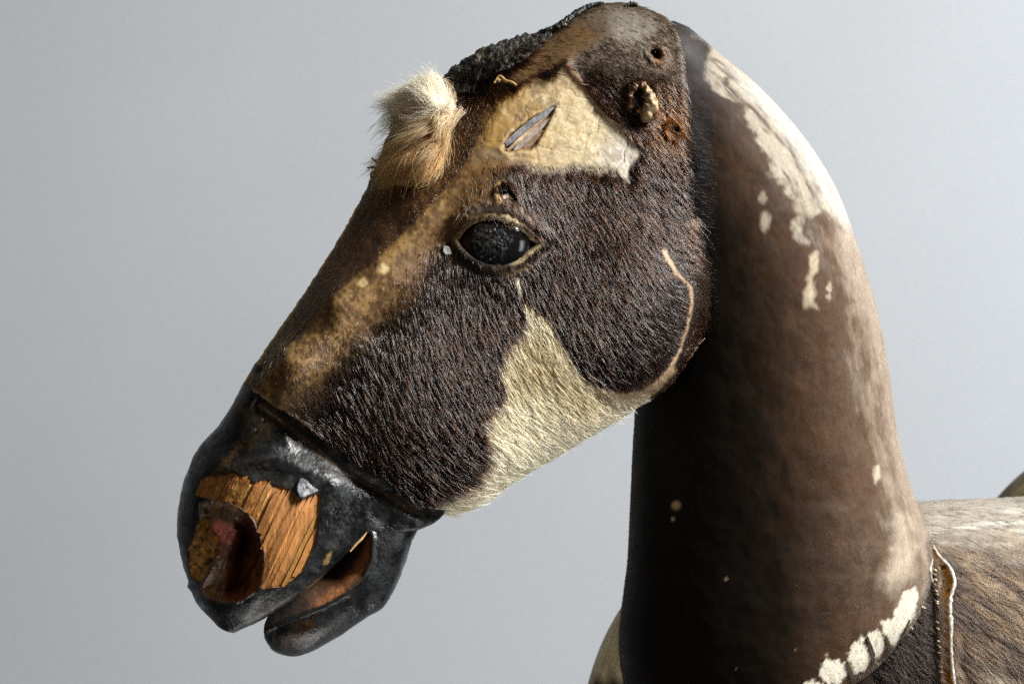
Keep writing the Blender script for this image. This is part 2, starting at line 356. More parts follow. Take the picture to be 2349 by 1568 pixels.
fold2 = R2([(560,80),(650,190),(740,290),(860,410),(950,530)]); D -= 6 * np.exp(-(segdist(fold2, X, Y) / 10) ** 2)
D += 2.6 * fbm(X, Y, 70, 4, 3) + 1.2 * fbm(X, Y, 12, 3, 0)
# thick turned edge over the muzzle
ecut = segdist([(556,880),(585,900),(620,925),(700,985),(760,1040),(850,1097),(950,1155),(1018,1184)], X, Y)
D += 10 * ss(9, 0, ecut)
# wavy cut edge
w0 = np.exp(-head.es * 60)
X += 5 * w0 * fbm(X, Y, 28, 3, 1); Y += 7 * w0 * fbm(X, Y, 22, 3, 2)
sg = np.where(np.abs(head.es) < 2, 1, 1) * np.exp(-head.eA / 6)
X += 2.5 * sg * fbm(X, Y, 16, 3, 3)
head.finish()

cream_low = R2([(300,1425),(400,1480),(450,1568)])[:2] + [(1250,722),(1278,775),(1302,818),(1335,868),(1390,902),(1440,912),(1490,905),(1470,945),(1400,990),(1320,1045),(1200,1110),(1090,1175),(1010,1200),(985,1168),(1010,1152),(1045,1132),(1080,1108),(1104,1074),(1114,1032),(1100,975),(1122,938),(1150,905),(1156,885),(1132,852),(1142,820),(1152,795),(1185,768),(1203,735),(1200,705),(1182,668),(1178,640),(1190,632)]
def crestside(X, Y):
    """positive on the forehead side of the facial crest"""
    c = np.asarray(crest, float); best = np.full(X.shape, 1e18); sgn = np.zeros(X.shape)
    for i in range(len(c) - 1):
        a = c[i]; d = c[i + 1] - a; t = np.clip(((X - a[0]) * d[0] + (Y - a[1]) * d[1]) / (d @ d), 0, 1)
        q = (X - a[0] - t * d[0]) ** 2 + (Y - a[1] - t * d[1]) ** 2
        s_ = -(d[0] * (Y - a[1]) - d[1] * (X - a[0])); u = q < best
        best = np.where(u, q, best); sgn = np.where(u, s_, sgn)
    return np.sign(sgn) * np.sqrt(best)
def head_masks(X, Y):
    cs = crestside(X, Y); g = fbm(X, Y, 26, 4, 1); g2 = fbm(X, Y, 9, 3, 2)
    forehead = ss(4, 22, cs + 8 * g) * ss(250, 330, Y + 0.3 * (X - 900))
    band = np.exp(-((cs + 6 + 8 * g) / 17) ** 2) * ss(330, 400, Y)
    low = ss(600, 700, Y); wide = ss(85, -5, -cs + 34 * g - 58 * low) * (cs < 6) * ss(380, 460, Y) * ss(-40, 20, 0 * X + 20)
    sb_ = sdf(bare, X, Y) + 14 * fbm(X, Y, 30, 4, 2); so_ = 6 + 26 * ss(345, 400, Y) * ss(1440, 1400, X) + 16 * ss(1170, 1110, X); br = ss(so_, -so_, sb_ + .5 * so_)
    cl = mask(cream_low, X, Y, 6, 12, 22, 3)
    top = ss(190, 120, Y - .12 * (X - 1300)) * ss(1180, 1280, X)
    return cs, g, g2, forehead, band, wide, br, cl, top
BROWP = [(1060,498),(1085,474),(1120,462),(1160,462),(1195,472),(1222,500),(1236,530),(1222,526),(1200,508),(1165,492),(1120,486),(1085,492)]
TOPB = [(1080,215),(1120,190),(1170,150),(1230,105),(1300,52),(1360,22),(1420,18),(1480,30),(1500,60),(1460,95),(1400,88),(1360,105),(1325,128),(1290,146),(1240,168),(1185,188),(1130,205)]
UNDER = [(1340,872),(1385,893),(1430,900),(1470,892),(1505,872),(1545,835),(1555,850),(1510,898),(1480,922),(1430,950),(1395,945),(1360,915)]
def head_skin(X, Y):
    cs, g, g2, fo, band, wide, br, cl, top = head_masks(X, Y)
    c = np.broadcast_to(BROWN * .9, X.shape + (3,)).copy()
    # brow side of the crest: worn amber hide
    amber = ss(150, 40, segdist(crest[4:11], X, Y) + 30 * g) * (cs < 10)
    c = mix(c, (.135, .066, .016), amber * .9)
    fs_ = fbm((X * .86 + Y * .5), (X * .5 - Y * .86) * .25, 9, 3, 1); c = mix(c, (.080, .035, .010), fo); c = mix(c, (.028, .013, .005), fo * ss(-.1, .45, fs_) * .8)
    c = mix(c, (.15, .08, .024), fo * ss(.2, .55, g2) * .5)
    c = mix(c, (.095, .048, .015), wide * .9); c = mix(c, (.25, .145, .045), wide * ss(-.35, .6, g2 + .8 * g) * .85)
    c = mix(c, (.27, .17, .07), wide * ss(.1, .6, fbm(X, Y, 7, 2, 3) * .7 + g) * .8)
    c = mix(c, (.30, .18, .06), band * ss(-.3, .7, g2 + .5 * g) * .7)
    c = mix(c, (.42, .27, .09), ss(7, 1, segdist([(556,880),(620,785),(700,668),(770,560),(825,462)], X, Y) + 4 * g2))
    for (a, b, r) in ((878, 617, 16), (832, 648, 14)):
        c = mix(c, (.60, .45, .22), ss(r, r - 8, np.hypot(X - a, Y - b) + 5 * g2))
    # bald forehead
    och = ss(1390, 1120, X + .25 * (Y - 250) + 70 * g); f5 = fbm(X, Y, 6, 2, 1); f60 = fbm(X, Y, 60, 3, 0)
    b_c = np.broadcast_to(np.array((.66, .55, .34)), X.shape + (3,)); b_c = mix(b_c, (.62, .58, .52), ss(1330, 1440, X + 60 * f60) * .8)
    b_c = mix(b_c, (.46, .33, .14), ss(-.1, .45, g2 * .7 + f5 * .6) * .75 * ss(1450, 1330, X))
    b_c = mix(b_c, (.40, .225, .05), och * ss(-1.1, .0, g + .6 * g2)); b_c = mix(b_c, (.20, .11, .03), och * ss(.1, .55, f60 + .5 * g2) * .7)
    b_c = mix(b_c, (.33, .25, .16), ss(.25, .6, f60 + .3 * g2) * .6)
    b_c = mix(b_c, (.30, .2, .09), ss(.045, .0, np.abs(fbm(X, Y, 70, 3, 3))) * .45)
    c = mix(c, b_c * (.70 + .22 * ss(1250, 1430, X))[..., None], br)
    c = mix(c, CREAM * .95, cl)
    # poll: bare amber leather saddle
    c = mix(c, (.095, .05, .016), mask(TOPB, X, Y, 12, 14, 30, 3) * .95)
    c = mix(c, (.035, .02, .01), mask(TOPB, X, Y, 12, 14, 30, 3) * ss(.05, .45, fbm((X*.9-Y*.45), (X*.45+Y*.9)*.3, 14, 3, 1)) * .7)
    c = mix(c, (.085, .062, .040), top * .9)
    c = mix(c, (.15, .14, .11), mask([(1400,25),(1450,20),(1500,45),(1530,110),(1500,140),(1440,95),(1400,70)], X, Y, 24, 20, 30, 1) * .55)
    c = mix(c, (.11, .06, .02), mask([(1250,95),(1330,50),(1380,75),(1330,130),(1250,165),(1180,195),(1170,165)], X, Y, 14, 12, 30, 2) * .8)
    rust = np.exp(-((X - 1530) / 38) ** 2 - ((Y - 285) / 60) ** 2) + .8 * np.exp(-((X - 1512) / 20) ** 2 - ((Y - 130) / 28) ** 2)
    c = mix(c, (.20, .085, .028), np.clip(rust, 0, 1) * .9)
    c = mix(c, (.14, .06, .02), ss(16, 2, segdist(fold2, X, Y) + 4 * g2) * .8)
    # disc ridge: worn through to pale hide
    dA = segdist(disc_arc, X, Y); c = mix(c, (.34, .23, .14), ss(7, 1, dA + 4 * g2) * ss(0, 25, Y - 560) * ss(-.5, .1, g2 + .3 * g + .25))
    c = mix(c, (.42, .32, .21), mask([(1512,560),(1524,570),(1548,615),(1552,640),(1540,628),(1520,590)], X, Y, 5, 4, 12, 1))
    c = mix(c, (.30, .215, .12), mask(UNDER, X, Y, 8, 8, 20, 1) * .85); c = mix(c, (.12, .085, .04), mask([(1365,900),(1400,905),(1405,935),(1375,925)], X, Y, 8, 6, 20, 1) * .8)
    sE = sdf(eye_poly, X, Y)
    lid = np.exp(-((sE - 9) / 10) ** 2) * ss(.0, .4, .5 + g2)
    c = mix(c, (.42, .32, .17), lid * .9 * ss(1060, 1130, X) * np.maximum(ss(530, 510, Y), ss(1150, 1190, X) * .8))
    c = mix(c, (.20, .15, .11), mask(BROWP, X, Y, 8, 10, 20, 1) * .85)
    c = mix(c, (.30, .24, .15), mask([(1130,618),(1175,622),(1215,595),(1222,612),(1185,645),(1150,640)], X, Y, 6, 8, 20, 1) * .8)
    c = mix(c, (.012, .008, .006), ss(-2, -8, sE))
    for pl in (hole_poly, earA, earB, earC):
        qq = sdf(pl, X, Y) + 3 * g2; c = mix(c, (.02, .010, .006), ss(0, -6, qq)); 
    c = mix(c, (.40, .28, .12), np.exp(-((sdf(hole_poly, X, Y) - 6) / 5) ** 2) * (X < 1150) * .9)
    q = sdf(split, X, Y); c = mix(c, (.15, .085, .03), ss(2, -4, q)); c = mix(c, (.72, .6, .38), np.exp(-((q - 3) / 3) ** 2) * (X < 1180) * .25)
    c = mix(c, (.33, .22, .09), ss(7, 1, segdist([(556,880),(585,900),(620,925),(700,985),(760,1040),(850,1097)], X, Y) + 3 * g2) * ss(-.1, .3, g + .2))
    return c
hc = head_skin(X, Y)
hr = np.clip(.62 + .12 * fbm(X, Y, 30, 3, 0), .3, .9)
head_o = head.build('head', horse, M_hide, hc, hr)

head_dirs = [(700,980,48),(640,900,60),(850,850,62),(950,1050,42),(1000,700,72),(900,760,80),(1100,900,55),(1060,800,62),(1200,1000,34),(1120,1060,32),(1050,1130,30),(1250,800,58),(1200,720,62),(1300,900,40),(1300,700,62),(1250,500,62),(1300,600,64),(1450,650,52),(1500,500,48),(1450,850,56),(1400,450,58),(1550,350,48),(1500,150,25),(1350,130,15),(1550,200,60),(1400,230,42),(1600,650,30),(1600,500,30),(1580,760,15),
             (900,450,120),(800,600,120),(700,720,122),(950,560,118),(850,520,122),(1000,450,115),(1150,430,75),(1000,600,100),(1080,650,85),(1150,650,70),(1440,50,30)]
def head_len(X, Y):
    cs, g, g2, fo, band, wide, br, cl, top = head_masks(X, Y)
    L = 26 + 0 * X
    L = L * (1 - .65 * fo) * (1 - .75 * band) * (1 - .6 * wide) * (1 - .8 * br) * (1 - .35 * top)
    L = L * (1 - .6 * ss(70, 10, segdist(crest[3:11], X, Y)))
    L = L * (1 - .7 * ss(42, 8, segdist(disc_arc, X, Y)))
    L = L * (.55 + .45 * ss(5, 40, sdf(eye_poly, X, Y)))
    return np.maximum(L, 5)
def head_dens(X, Y):
    cs, g, g2, fo, band, wide, br, cl, top = head_masks(X, Y)
    d = 1 - .94 * br; d = d * (1 - .85 * band) * (1 - .8 * wide) * (1 - .82 * fo) * (1 - .6 * top)
    d = d * (1 - .86 * ss(135, 55, segdist(crest[4:11], X, Y) + 30 * g) * (cs < 10))
    d = d * ss(2, 16, sdf(eye_poly, X, Y)) * (1 - .85 * mask(BROWP, X, Y, 6, 8, 20, 1)); d = d * ss(4, 9, segdist(disc_arc, X, Y) + 60 * (Y < 570))
    d = d * (1 - .8 * mask(UNDER, X, Y, 6, 6, 20, 1))
    d = d * (1 - .9 * mask(TOPB, X, Y, 12, 14, 30, 3))
    for pl in (hole_poly, earA, earB, earC): d = d * ss(0, 8, sdf(pl, X, Y))
    return np.clip(d, 0, 1)
def head_haircol(X, Y):
    cs, g, g2, fo, band, wide, br, cl, top = head_masks(X, Y); N = len(X)
    r = rng.random(N)[:, None]
    c = np.where(r < .5, (.0035, .0016, .0010), np.where(r < .88, (.017, .0058, .0024), (.030, .0110, .0048)))
    c = c * np.exp(rng.normal(size=(N, 1)) * .3)
    c = mix(c, (.085, .036, .008), np.clip(fo, 0, 1) * .8); c = mix(c, (.14, .08, .03), np.clip(wide + band, 0, 1) * .7)
    rust = np.exp(-((X - 1530) / 40) ** 2 - ((Y - 285) / 65) ** 2); c = mix(c, (.11, .042, .012), rust * .8)
    c = mix(c, (.045, .035, .025), top * .5)
    edge = ss(60, 5, head_bedge(X, Y)) * (Y > 480); c = mix(c, (.06, .024, .008), edge * .45)
    clf = ss(.35, .65, cl + rng.normal(size=N) * .06)
    cc = np.array((.90, .84, .67)) * np.exp(rng.normal(size=(N, 1)) * .14); cc = mix(cc, (.60, .50, .31), (rng.random(N) < .2) * .7)
    cc = mix(cc, (.52, .42, .22), mask([(1160,790),(1230,760),(1300,830),(1370,900),(1400,940),(1330,960),(1250,900),(1150,880)], X, Y, 30, 40, 40, 2) * .6)
    c = c * (1 - clf[:, None]) + cc * clf[:, None]
    brf = ss(.4, .8, br)[:, None]; c = c * (1 - brf) + np.array((.62, .52, .36)) * brf
    return c
_be = [(1458,934),(1522,892),(1577,825),(1612,748),(1622,670),(1609,560),(1590,470),(1581,360)]
def head_bedge(X, Y): return segdist(_be, X, Y)
HD = head_dens(X, Y)
grow('fur', head, 90000, HD, head_dirs, lambda x, y: head_len(x, y) * .8, head_haircol, head_o, M_fur, lift=.10, wid=1.5, jit=.06, clump=.10, pmat=M_pale)
grow('guard_hair', head, 20000, HD ** 2, head_dirs, lambda x, y: head_len(x, y) * 1.35, head_haircol, head_o, M_fur, lift=.15, wid=2.3, jit=.07, clump=.12, pmat=M_pale)

# ---- muzzle
Z5 = lambda p: zc(p, 430, 1180, 3.0157)
muz_ctrl = [(620,950,-205),(700,1030,-206),(850,1130,-190),(960,1180,-160),(1035,1150,-140),(590,830,-200),(560,1010,-205),(510,1060,-205),(600,1050,-232),(640,1080,-240),(560,1160,-262),(680,1160,-258),(750,1140,-232),
 (640,1280,-272),(540,1300,-262),(470,1250,-232),(455,1130,-200),(430,1250,-190),(560,1400,-240),(650,1370,-246),(750,1290,-216),(850,1190,-196),(800,1220,-208),(500,1400,-220),(720,1230,-245),(800,1160,-212),
 (556,880,-150),(500,975,-150),(450,1030,-150),(412,1140,-160),(406,1210,-160),(432,1350,-175),(505,1440,-195),(600,1420,-215),(530,940,-175)]
muz_depth = tps(muz_ctrl, 2)
MS = [((585,832),(1040,1140)),((556,884),(1012,1186)),((525,940),(962,1212)),((495,982),(900,1222)),((455,1026),(845,1224)),((428,1085),(800,1266)),((412,1150),(745,1317)),((406,1212),(690,1362)),
      ((412,1264),(640,1396)),((430,1330),(600,1420)),((446,1374),(576,1432)),((480,1415),(556,1441)),((505,1440),(534,1449)),((514,1445),(524,1448))]
muz = Shell(MS, muz_depth, 330, 260, ([0,.2,1],[40,55,60]), ([0,.3,.38,1],[14,10,6,22]), 230, 30)
X, Y = muz.X, muz.Y; D = muz.D
wood_poly = Z5([(220,265),(250,200),(255,150),(330,115),(370,120),(400,105),(440,110),(490,90),(530,100),(550,125),(610,130),(640,170),(690,170),(765,150),(800,190),(870,210),(950,235),(1000,290),(1050,290),(1110,265),(1165,252),(1178,262),(1170,330),(1155,480),(1140,640),(1090,740),(1040,850),(900,970),(810,975),(740,990),(700,900),(600,600),(500,420),(330,300)])
nost = Z5([(250,330),(330,305),(420,310),(520,335),(600,390),(665,470),(710,570),(745,690),(755,800),(735,930),(690,1010),(620,1060),(560,1100),(480,1095),(380,1085),(270,1040),(250,1000),(270,930),(330,800),(330,700),(250,560),(240,430)]); nost = [tuple(p) for p in catmull(list(nost) + [nost[0]], 60)[:-1]]
crumb = Z5([(260,420),(320,440),(330,520),(400,600),(380,700),(340,800),(280,900),(250,940),(190,900),(165,760),(175,660),(215,560),(240,470)])
g = fbm(X, Y, 30, 4, 1); g2 = fbm(X, Y, 9, 3, 2)
wd = mask(wood_poly, X, Y, 3, 2, 10, 1)
sN = sdf(nost, X, Y) + 5 * fbm(X, Y, 26, 4, 2); nm = ss(3, -3, sN)
crm = mask(crumb, X, Y, 6, 8, 18, 2)
D += 9 * wd * (1 - nm)
# carved nostril: steep right wall, folded inner ridge
ridge = Z5([(490,560),(430,650),(370,730),(310,850),(265,980)])
rd = segdist(ridge, X, Y)
deepN = Z5([(500,450),(600,385),(665,465),(712,570),(748,690),(758,800),(737,930),(690,1015),(620,1062),(560,1095),(450,1088),(415,1010),(430,860),(462,700),(492,560)]); sD = sdf(deepN, X, Y) + 3 * fbm(X, Y, 20, 3, 2); D += 24 * ss(0, -26, sN) + 92 * ss(2, -52, sD)
D += nm * (5 * fbm(X, Y, 26, 4, 1) + 3 * fbm((X * .9 + Y * .42), (X * .42 - Y * .9) * .2, 9, 3, 2)); D += crm * (14 + 12 * fbm(X, Y, 16, 4, 3)) + (1 - wd) * (1 - nm) * (10 * np.abs(vnoise(X / 130, Y / 130, 2)) + 1.6 * np.abs(vnoise(X / 45, Y / 45, 1)) + 1.5 * fbm(X, Y, 50, 3, 2) + .8 * fbm(X, Y, 12, 3, 0))
brow = [(480,1075),(540,1050),(620,1045),(700,1075),(770,1110)]; D -= 12 * np.exp(-(segdist(brow, X, Y) / 26) ** 2)
groove = [(600,930),(690,1000),(770,1070),(860,1120),(960,1175)]; D += 10 * np.exp(-(segdist(groove, X, Y) / 16) ** 2)
D += 6 * np.exp(-(segdist([(860,1180),(900,1215),(930,1216)], X, Y) / 14) ** 2)
X += 3 * np.exp(-muz.eA / 8) * fbm(X, Y, 30, 4, 1); Y += 3 * np.exp(-muz.eB / 8) * fbm(X, Y, 30, 4, 2)
X -= 6 * np.exp(-((Y - 1345) / 8) ** 2 - (muz.eA / 10) ** 2)
muz.finish()
c = np.broadcast_to(np.array((.007, .0075, .008)), X.shape + (3,)).copy()
c = mix(c, (.028, .028, .027), ss(-.05, .55, g + .3 * g2) * .8 * ss(430, 620, X + 40 * g))
sc_ = fbm(X * .907 + Y * .42, (X * .42 - Y * .907) * .12, 7, 3, 1); c = mix(c, (.06, .05, .04), ss(.35, .6, sc_) * ss(0, .5, g) * .7)
c = mix(c, (.060, .036, .012), ss(1000, 930, Y + 20 * g) * ss(-.4, .4, g + g2) * .85)
c = mix(c, (.10, .055, .015), mask([(560,1010),(610,960),(640,975),(600,1000),(570,1040)], X, Y, 8, 10, 20, 1) * .5)
c = mix(c, (.16, .08, .025), mask([(545,1010),(560,1020),(505,1085),(495,1080)], X, Y, 4, 8, 14, 1) * .6)
c = mix(c, (.12, .065, .02), ss(9, 2, segdist(groove, X, Y) + 5 * g) * .45)
c = mix(c, (.30, .18, .06), mask(Z5([(1205,800),(1225,730),(1275,690),(1265,740),(1230,800)]), X, Y, 3, 5, 10, 1) * .8)
lip = ss(4, 1, muz.eB + 3 * g2) * (X < 850); c = mix(c, (.26, .16, .06), lip * ss(-.2, .3, g) * .7)
c = mix(c, (.34, .15, .035), wd); c = mix(c, (.44, .22, .05), crm * ss(-.8, .1, g2)); 
dm = ss(4, -8, sD); nst = fbm((X * .9 + Y * .42), (X * .42 - Y * .9) * .15, 8, 3, 1); nc = np.broadcast_to(np.array((.20, .11, .05)), X.shape + (3,)).copy(); nc = mix(nc, (.07, .05, .035), ss(-.1, .4, nst)); nc = mix(nc, (.06, .014, .008), dm); nc = mix(nc, (.26, .09, .025), dm * ss(1230, 1330, Y + 20 * g) * ss(-.5, .3, nst + .4 * g)); nc = mix(nc, (.30, .08, .04), dm * ss(1345, 1375, Y) * .6)  # deep right hollow: its shadow is put into the dark red
nc = mix(nc, (.72, .22, .17), mask(Z5([(330,490),(400,470),(500,500),(530,540),(480,620),(410,620),(330,530)]), X, Y, 8, 8, 20, 1))
nc = mix(nc, (.22, .15, .10), ss(14, 3, segdist(Z5([(420,780),(360,850),(290,960),(260,1020)]), X, Y) + 5 * g2) * .8)
nc = mix(nc, (.24, .05, .04), ss(10, 2, rd) * .6)
c = mix(c, nc, nm * (1 - crm))
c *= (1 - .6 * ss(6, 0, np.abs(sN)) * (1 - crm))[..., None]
rg = np.clip(.39 + .22 * g + .2 * g2, .22, .8); rg = rg * (1 - wd) + .7 * wd; rg = rg * (1 - nm) + .45 * nm; rg = rg * (1 - crm) + .8 * crm
shine = np.exp(-((X - 770) / 65) ** 2 - ((Y - 1165) / 32) ** 2); rg = rg - .26 * shine * (1 - wd)
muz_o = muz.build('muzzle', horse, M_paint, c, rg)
chip = [(585,985),(602,962)]

# wood fibres torn open above the nostril, each a strip of its own
gd = np.array((.42, -.907)); gp = np.array((.907, .42))
wp = np.asarray(wood_poly); ac = (wp @ gp); cc_ = ac.min() + 4; k = 0
hprev = 3.
while cc_ < ac.max() - 6:
    w = random.choice([5, 6, 7, 8, 9, 11, 13]); cm = cc_ + w / 2
    tt = np.arange(-2600, 2600, 2.0); pts = gp * cm + gd * tt[:, None]
    ok = (sdf(wood_poly, pts[:, 0], pts[:, 1]) < 0) & (sdf(nost, pts[:, 0], pts[:, 1]) > random.uniform(-3, 4))
    if ok.sum() > 8:
        ids = np.where(ok)[0]; runs = np.split(ids, np.where(np.diff(ids) > 1)[0] + 1)
        for rn in runs:
            if len(rn) < 8: continue
            t0, t1 = tt[rn[0]] - random.uniform(0, 4), tt[rn[-1]] + random.uniform(-6, 10)
            ns = 7; hL = min(max(hprev + random.gauss(0, 1.2), 0), 8); hR = hL + random.gauss(-.6, 1.6) - (6 if random.random() < .1 else 0); hprev = hR if hR > -2 else 5; V = []; cols = []
            tone = np.array((.42, .18, .05)) * math.exp(random.gauss(0, .13)); 
            if random.random() < .2: tone = np.array((.32, .16, .035))
            for i in range(ns):
                u = i / (ns - 1); tpos = t0 + (t1 - t0) * u; nar = min(1, (1 - u) * 4 + random.uniform(.05, .5)); jx = random.uniform(-.8, .8)
                for (sx, h) in ((-.5, hL), (.5, hR), (.5, -24), (-.5, -24)):
                    q = gp * (cm + sx * (w + 3) * (nar if u > .7 else 1) + jx) + gd * tpos
                    d = float(muz_depth(q[0], q[1])) + 9 - (h + random.uniform(-1.2, 1.2)) * (1 if h > -20 else 1) 
                    V.append(P(q[0], q[1], d)); cols.append(tone * random.uniform(.75, 1.2))
            F = gridfaces(ns, 4, 0, True).tolist() + [[0, 1, 2, 3], [(ns - 1) * 4 + i for i in (3, 2, 1, 0)]]
            mesh('wood_splinter', V, F, muz_o, M_wood, np.array(cols), .6, smooth=False); k += 1
    cc_ += w
# lifted paint flake above the break
fl = Z5([(998,185),(1010,150),(1035,105),(1065,125),(1085,118),(1110,150),(1150,165),(1158,205),(1172,232),(1150,244),(1130,256),(1110,262),(1085,270),(1050,296),(1015,288),(1005,262),(992,235)])
flp = np.asarray(fl); cx = flp.mean(0)
def flake(name, poly, lift, tilt, mat, col, rgh, parent, depthf, th=3, sub=7):
    poly = np.asarray(poly); c0 = poly.mean(0); V = []; n = len(poly)
    for r in np.linspace(1, 0.02, sub):
        for p in poly:
            q = c0 + (p - c0) * r; d = float(depthf(q[0], q[1])) - lift + tilt[0] * (q[0] - c0[0]) + tilt[1] * (q[1] - c0[1]) + 2.2 * float(fbm(np.array(q[0]), np.array(q[1]), 12, 3, 1)); V.append(P(q[0], q[1], d))
    V2 = []
    for p in poly:
        d = float(depthf(p[0], p[1])) - lift + th + tilt[0] * (p[0] - c0[0]) + tilt[1] * (p[1] - c0[1]) + 6; V2.append(P(p[0], p[1], d))
    F = gridfaces(sub, n, 0, True)[:, ::-1].tolist(); F.append([(sub - 1) * n + i for i in range(n)])
    o = sub * n; F += [[i, (i + 1) % n, o + (i + 1) % n, o + i] for i in range(n)]; F.append([o + i for i in range(n)][::-1])
    return mesh(name, V + V2, F, parent, mat, col, rgh)
flake('paint_flake', fl, 5, (.20, -.10), M_gloss, (.03, .035, .045), .42, muz_o, lambda a, b: muz_depth(a, b))
for (a, b) in chip:
    s_ = random.uniform(2.5, 4); flake('paint_chip', [(a + s_ * math.cos(t) * random.uniform(.7, 1.2), b + s_ * 1.3 * math.sin(t) * random.uniform(.7, 1.2)) for t in np.linspace(0, 6.28, 7)[:-1]], 4, (0, 0), M_skin, (.6, .58, .5), .5, muz_o, lambda a, b: muz_depth(a, b), 2, 3)

# ---- lower jaw
jaw_ctrl = [(610,1430,-205),(660,1440,-222),(720,1330,-205),(760,1400,-214),(850,1330,-196),(900,1250,-176),(940,1190,-150),(860,1180,-172),(800,1250,-190),(640,1400,-205),(990,1180,-130),(665,1500,-190),(840,1410,-180),(930,1290,-150)]
jaw_depth = tps(jaw_ctrl, 2)
JS = [((607,1428),(603,1446)),((618,1405),(606,1464)),((640,1385),(622,1488)),((675,1355),(662,1504)),((715,1315),(702,1498)),((755,1282),(765,1466)),((800,1235),(836,1418)),((835,1195),(882,1388)),((865,1165),(908,1344)),((900,1150),(930,1290)),((935,1145),(946,1240)),((970,1150),(966,1208)),((985,1165),(988,1196))]
jaw = Shell(JS, jaw_depth, 260, 200, 8, ([0,.1,1],[12,55,60]), 210, 30)
X, Y = jaw.X, jaw.Y; D = jaw.D; g = fbm(X, Y, 30, 4, 2); g2 = fbm(X, Y, 9, 3, 1)
cav = [(560,1410),(640,1350),(745,1270),(800,1210),(843,1205),(851,1235),(849,1285),(832,1322),(795,1356),(740,1386),(690,1405),(640,1424),(605,1440)]
sC = sdf(cav, X, Y); lowl = segdist([(600,1446),(640,1424),(690,1405),(740,1386),(795,1356),(832,1322),(849,1285),(851,1235)], X, Y); D += 120 * ss(0, 95, lowl) ** .8 * ss(2, -3, sC) * ss(600, 800, X) + 6 * ss(4, -8, sC) * ss(700, 800, X) - 5 * np.exp(-((sC - 5) / 7) ** 2)
D += 8 * np.abs(vnoise(X / 110, Y / 110, 3)) + 1.6 * np.abs(vnoise(X / 42, Y / 42, 1)) + .6 * g2 + 7 * np.exp(-(segdist([(770,1465),(830,1400),(900,1300)], X, Y) / 20) ** 2)
X += 2.5 * np.exp(-jaw.eB / 8) * fbm(X, Y, 26, 3, 1)
jaw.finish()
c = np.broadcast_to(np.array((.007, .0075, .008)), X.shape + (3,)).copy()
c = mix(c, (.011, .0115, .012), ss(.1, .6, g) * .8)
c = mix(c, (.05, .022, .006), mask(Z5([(860,1370),(1000,1260),(1120,1220),(1160,1260),(1050,1340),(920,1440)]), X, Y, 14, 16, 24, 1) * .75)
cm_ = ss(2, -4, sC + 3 * g2); c = mix(c, (.075, .028, .009), cm_ * ss(640, 750, X)); 
c = mix(c, (.25, .10, .03), cm_ * mask(Z5([(1550,580),(1590,700),(1560,860),(1460,990),(1310,1120),(1180,1150),(1230,1040),(1330,930),(1420,800),(1490,700)]), X, Y, 20, 16, 24, 2))
c = mix(c, (.10, .07, .045), ss(6, 1, np.abs(sC) + 3 * g2) * (X > 790) * .6)
rg = np.clip(.36 + .2 * g + .18 * g2, .2, .8); rg = rg * (1 - cm_) + .7 * cm_
jaw_o = jaw.build('lower_jaw', horse, M_paint, c, rg)
tube('wood_splinter', Z5([(1310,680),(1400,700),(1450,640),(1535,550)])[0:0] + [(p[0], p[1], -222 + i * 6) for i, p in enumerate(Z5([(1410,700),(1450,650),(1500,600),(1540,548)]))], [1.5, 3, 3, 1], muz_o, M_wood, (.50, .30, .13), 6)

# ---- eye
EC = (1132, 553); ED = -118 + 8
def eyeball():
    n, m = 200, 240; R = 104; dc = ED + 79
    th = np.linspace(0, np.pi, n)[:, None]; ph = np.linspace(0, 2 * np.pi, m, endpoint=False)[None]
    lx = np.sin(th) * np.cos(ph); ly = np.sin(th) * np.sin(ph); ld = -np.cos(th) + 0 * ph
    px = EC[0] + R * lx; py = EC[1] + R * ly; gg = fbm(px, py, 16, 4, 1); fine = fbm(px, py, 7, 4, 2)
    scr = ss(46, 30, np.hypot((px - 1128) * 1.0, (py - 556) * .8) + 24 * gg); front = ld < 0
    d = dc + R * ld * .95
    d = d - scr * front * (2.0 * fbm(px, py, 5, 3, 2))
    c = np.broadcast_to(np.array((.006, .005, .005)), px.shape + (3,)).copy()
    c = mix(c, (.05, .012, .005), ss(1085, 1055, px + 6 * gg) * front)
    c = mix(c, (.05, .052, .056), scr * ss(.0, .5, fine + .3 * gg) * front)
    rg = .06 + .24 * scr
    return mesh('eye', P(px, py, d).reshape(-1, 3), gridfaces(n, m, 0, True), horse, M_glass, c.reshape(-1, 3), rg.ravel())
eye_o = eyeball()
def onhead(pts, off): return [(a, b, float(head_depth(a, b)) + off) for a, b in pts]
LIDU = [(1036,553),(1054,528),(1080,506),(1110,496),(1146,497),(1182,511),(1206,531),(1236,559)]; LIDU = [(a if a > 1131 else 1131 + (a - 1131) * .88, b) for a, b in LIDU]
LIDL = [(1236,559),(1211,581),(1190,599),(1165,610),(1138,613),(1110,608),(1084,598),(1060,582),(1040,562)]; LIDL = [(a if a > 1131 else 1131 + (a - 1131) * .88, b) for a, b in LIDL]
tube('eyelid', onhead(LIDU, 0), [2, 4, 9, 10, 11, 10, 7, 4], head_o, M_skin, [(.05,.025,.012),(.14,.08,.03),(.34,.21,.06),(.22,.15,.07),(.42,.33,.18),(.46,.38,.23),(.42,.34,.2),(.3,.22,.12)], 10, 'tan upper eyelid', .6, 50, .12)
tube('eyelid', onhead(LIDL, 4), [3, 5, 7, 7, 4, 3, 3, 2, 2], head_o, M_skin, [(.3,.22,.12),(.42,.33,.19),(.5,.38,.18),(.3,.22,.12),(.10,.07,.04),(.14,.11,.09),(.2,.17,.15),(.05,.03,.02),(.04,.02,.01)], 10, 'thin ragged lower eyelid', .6, 50, .12)
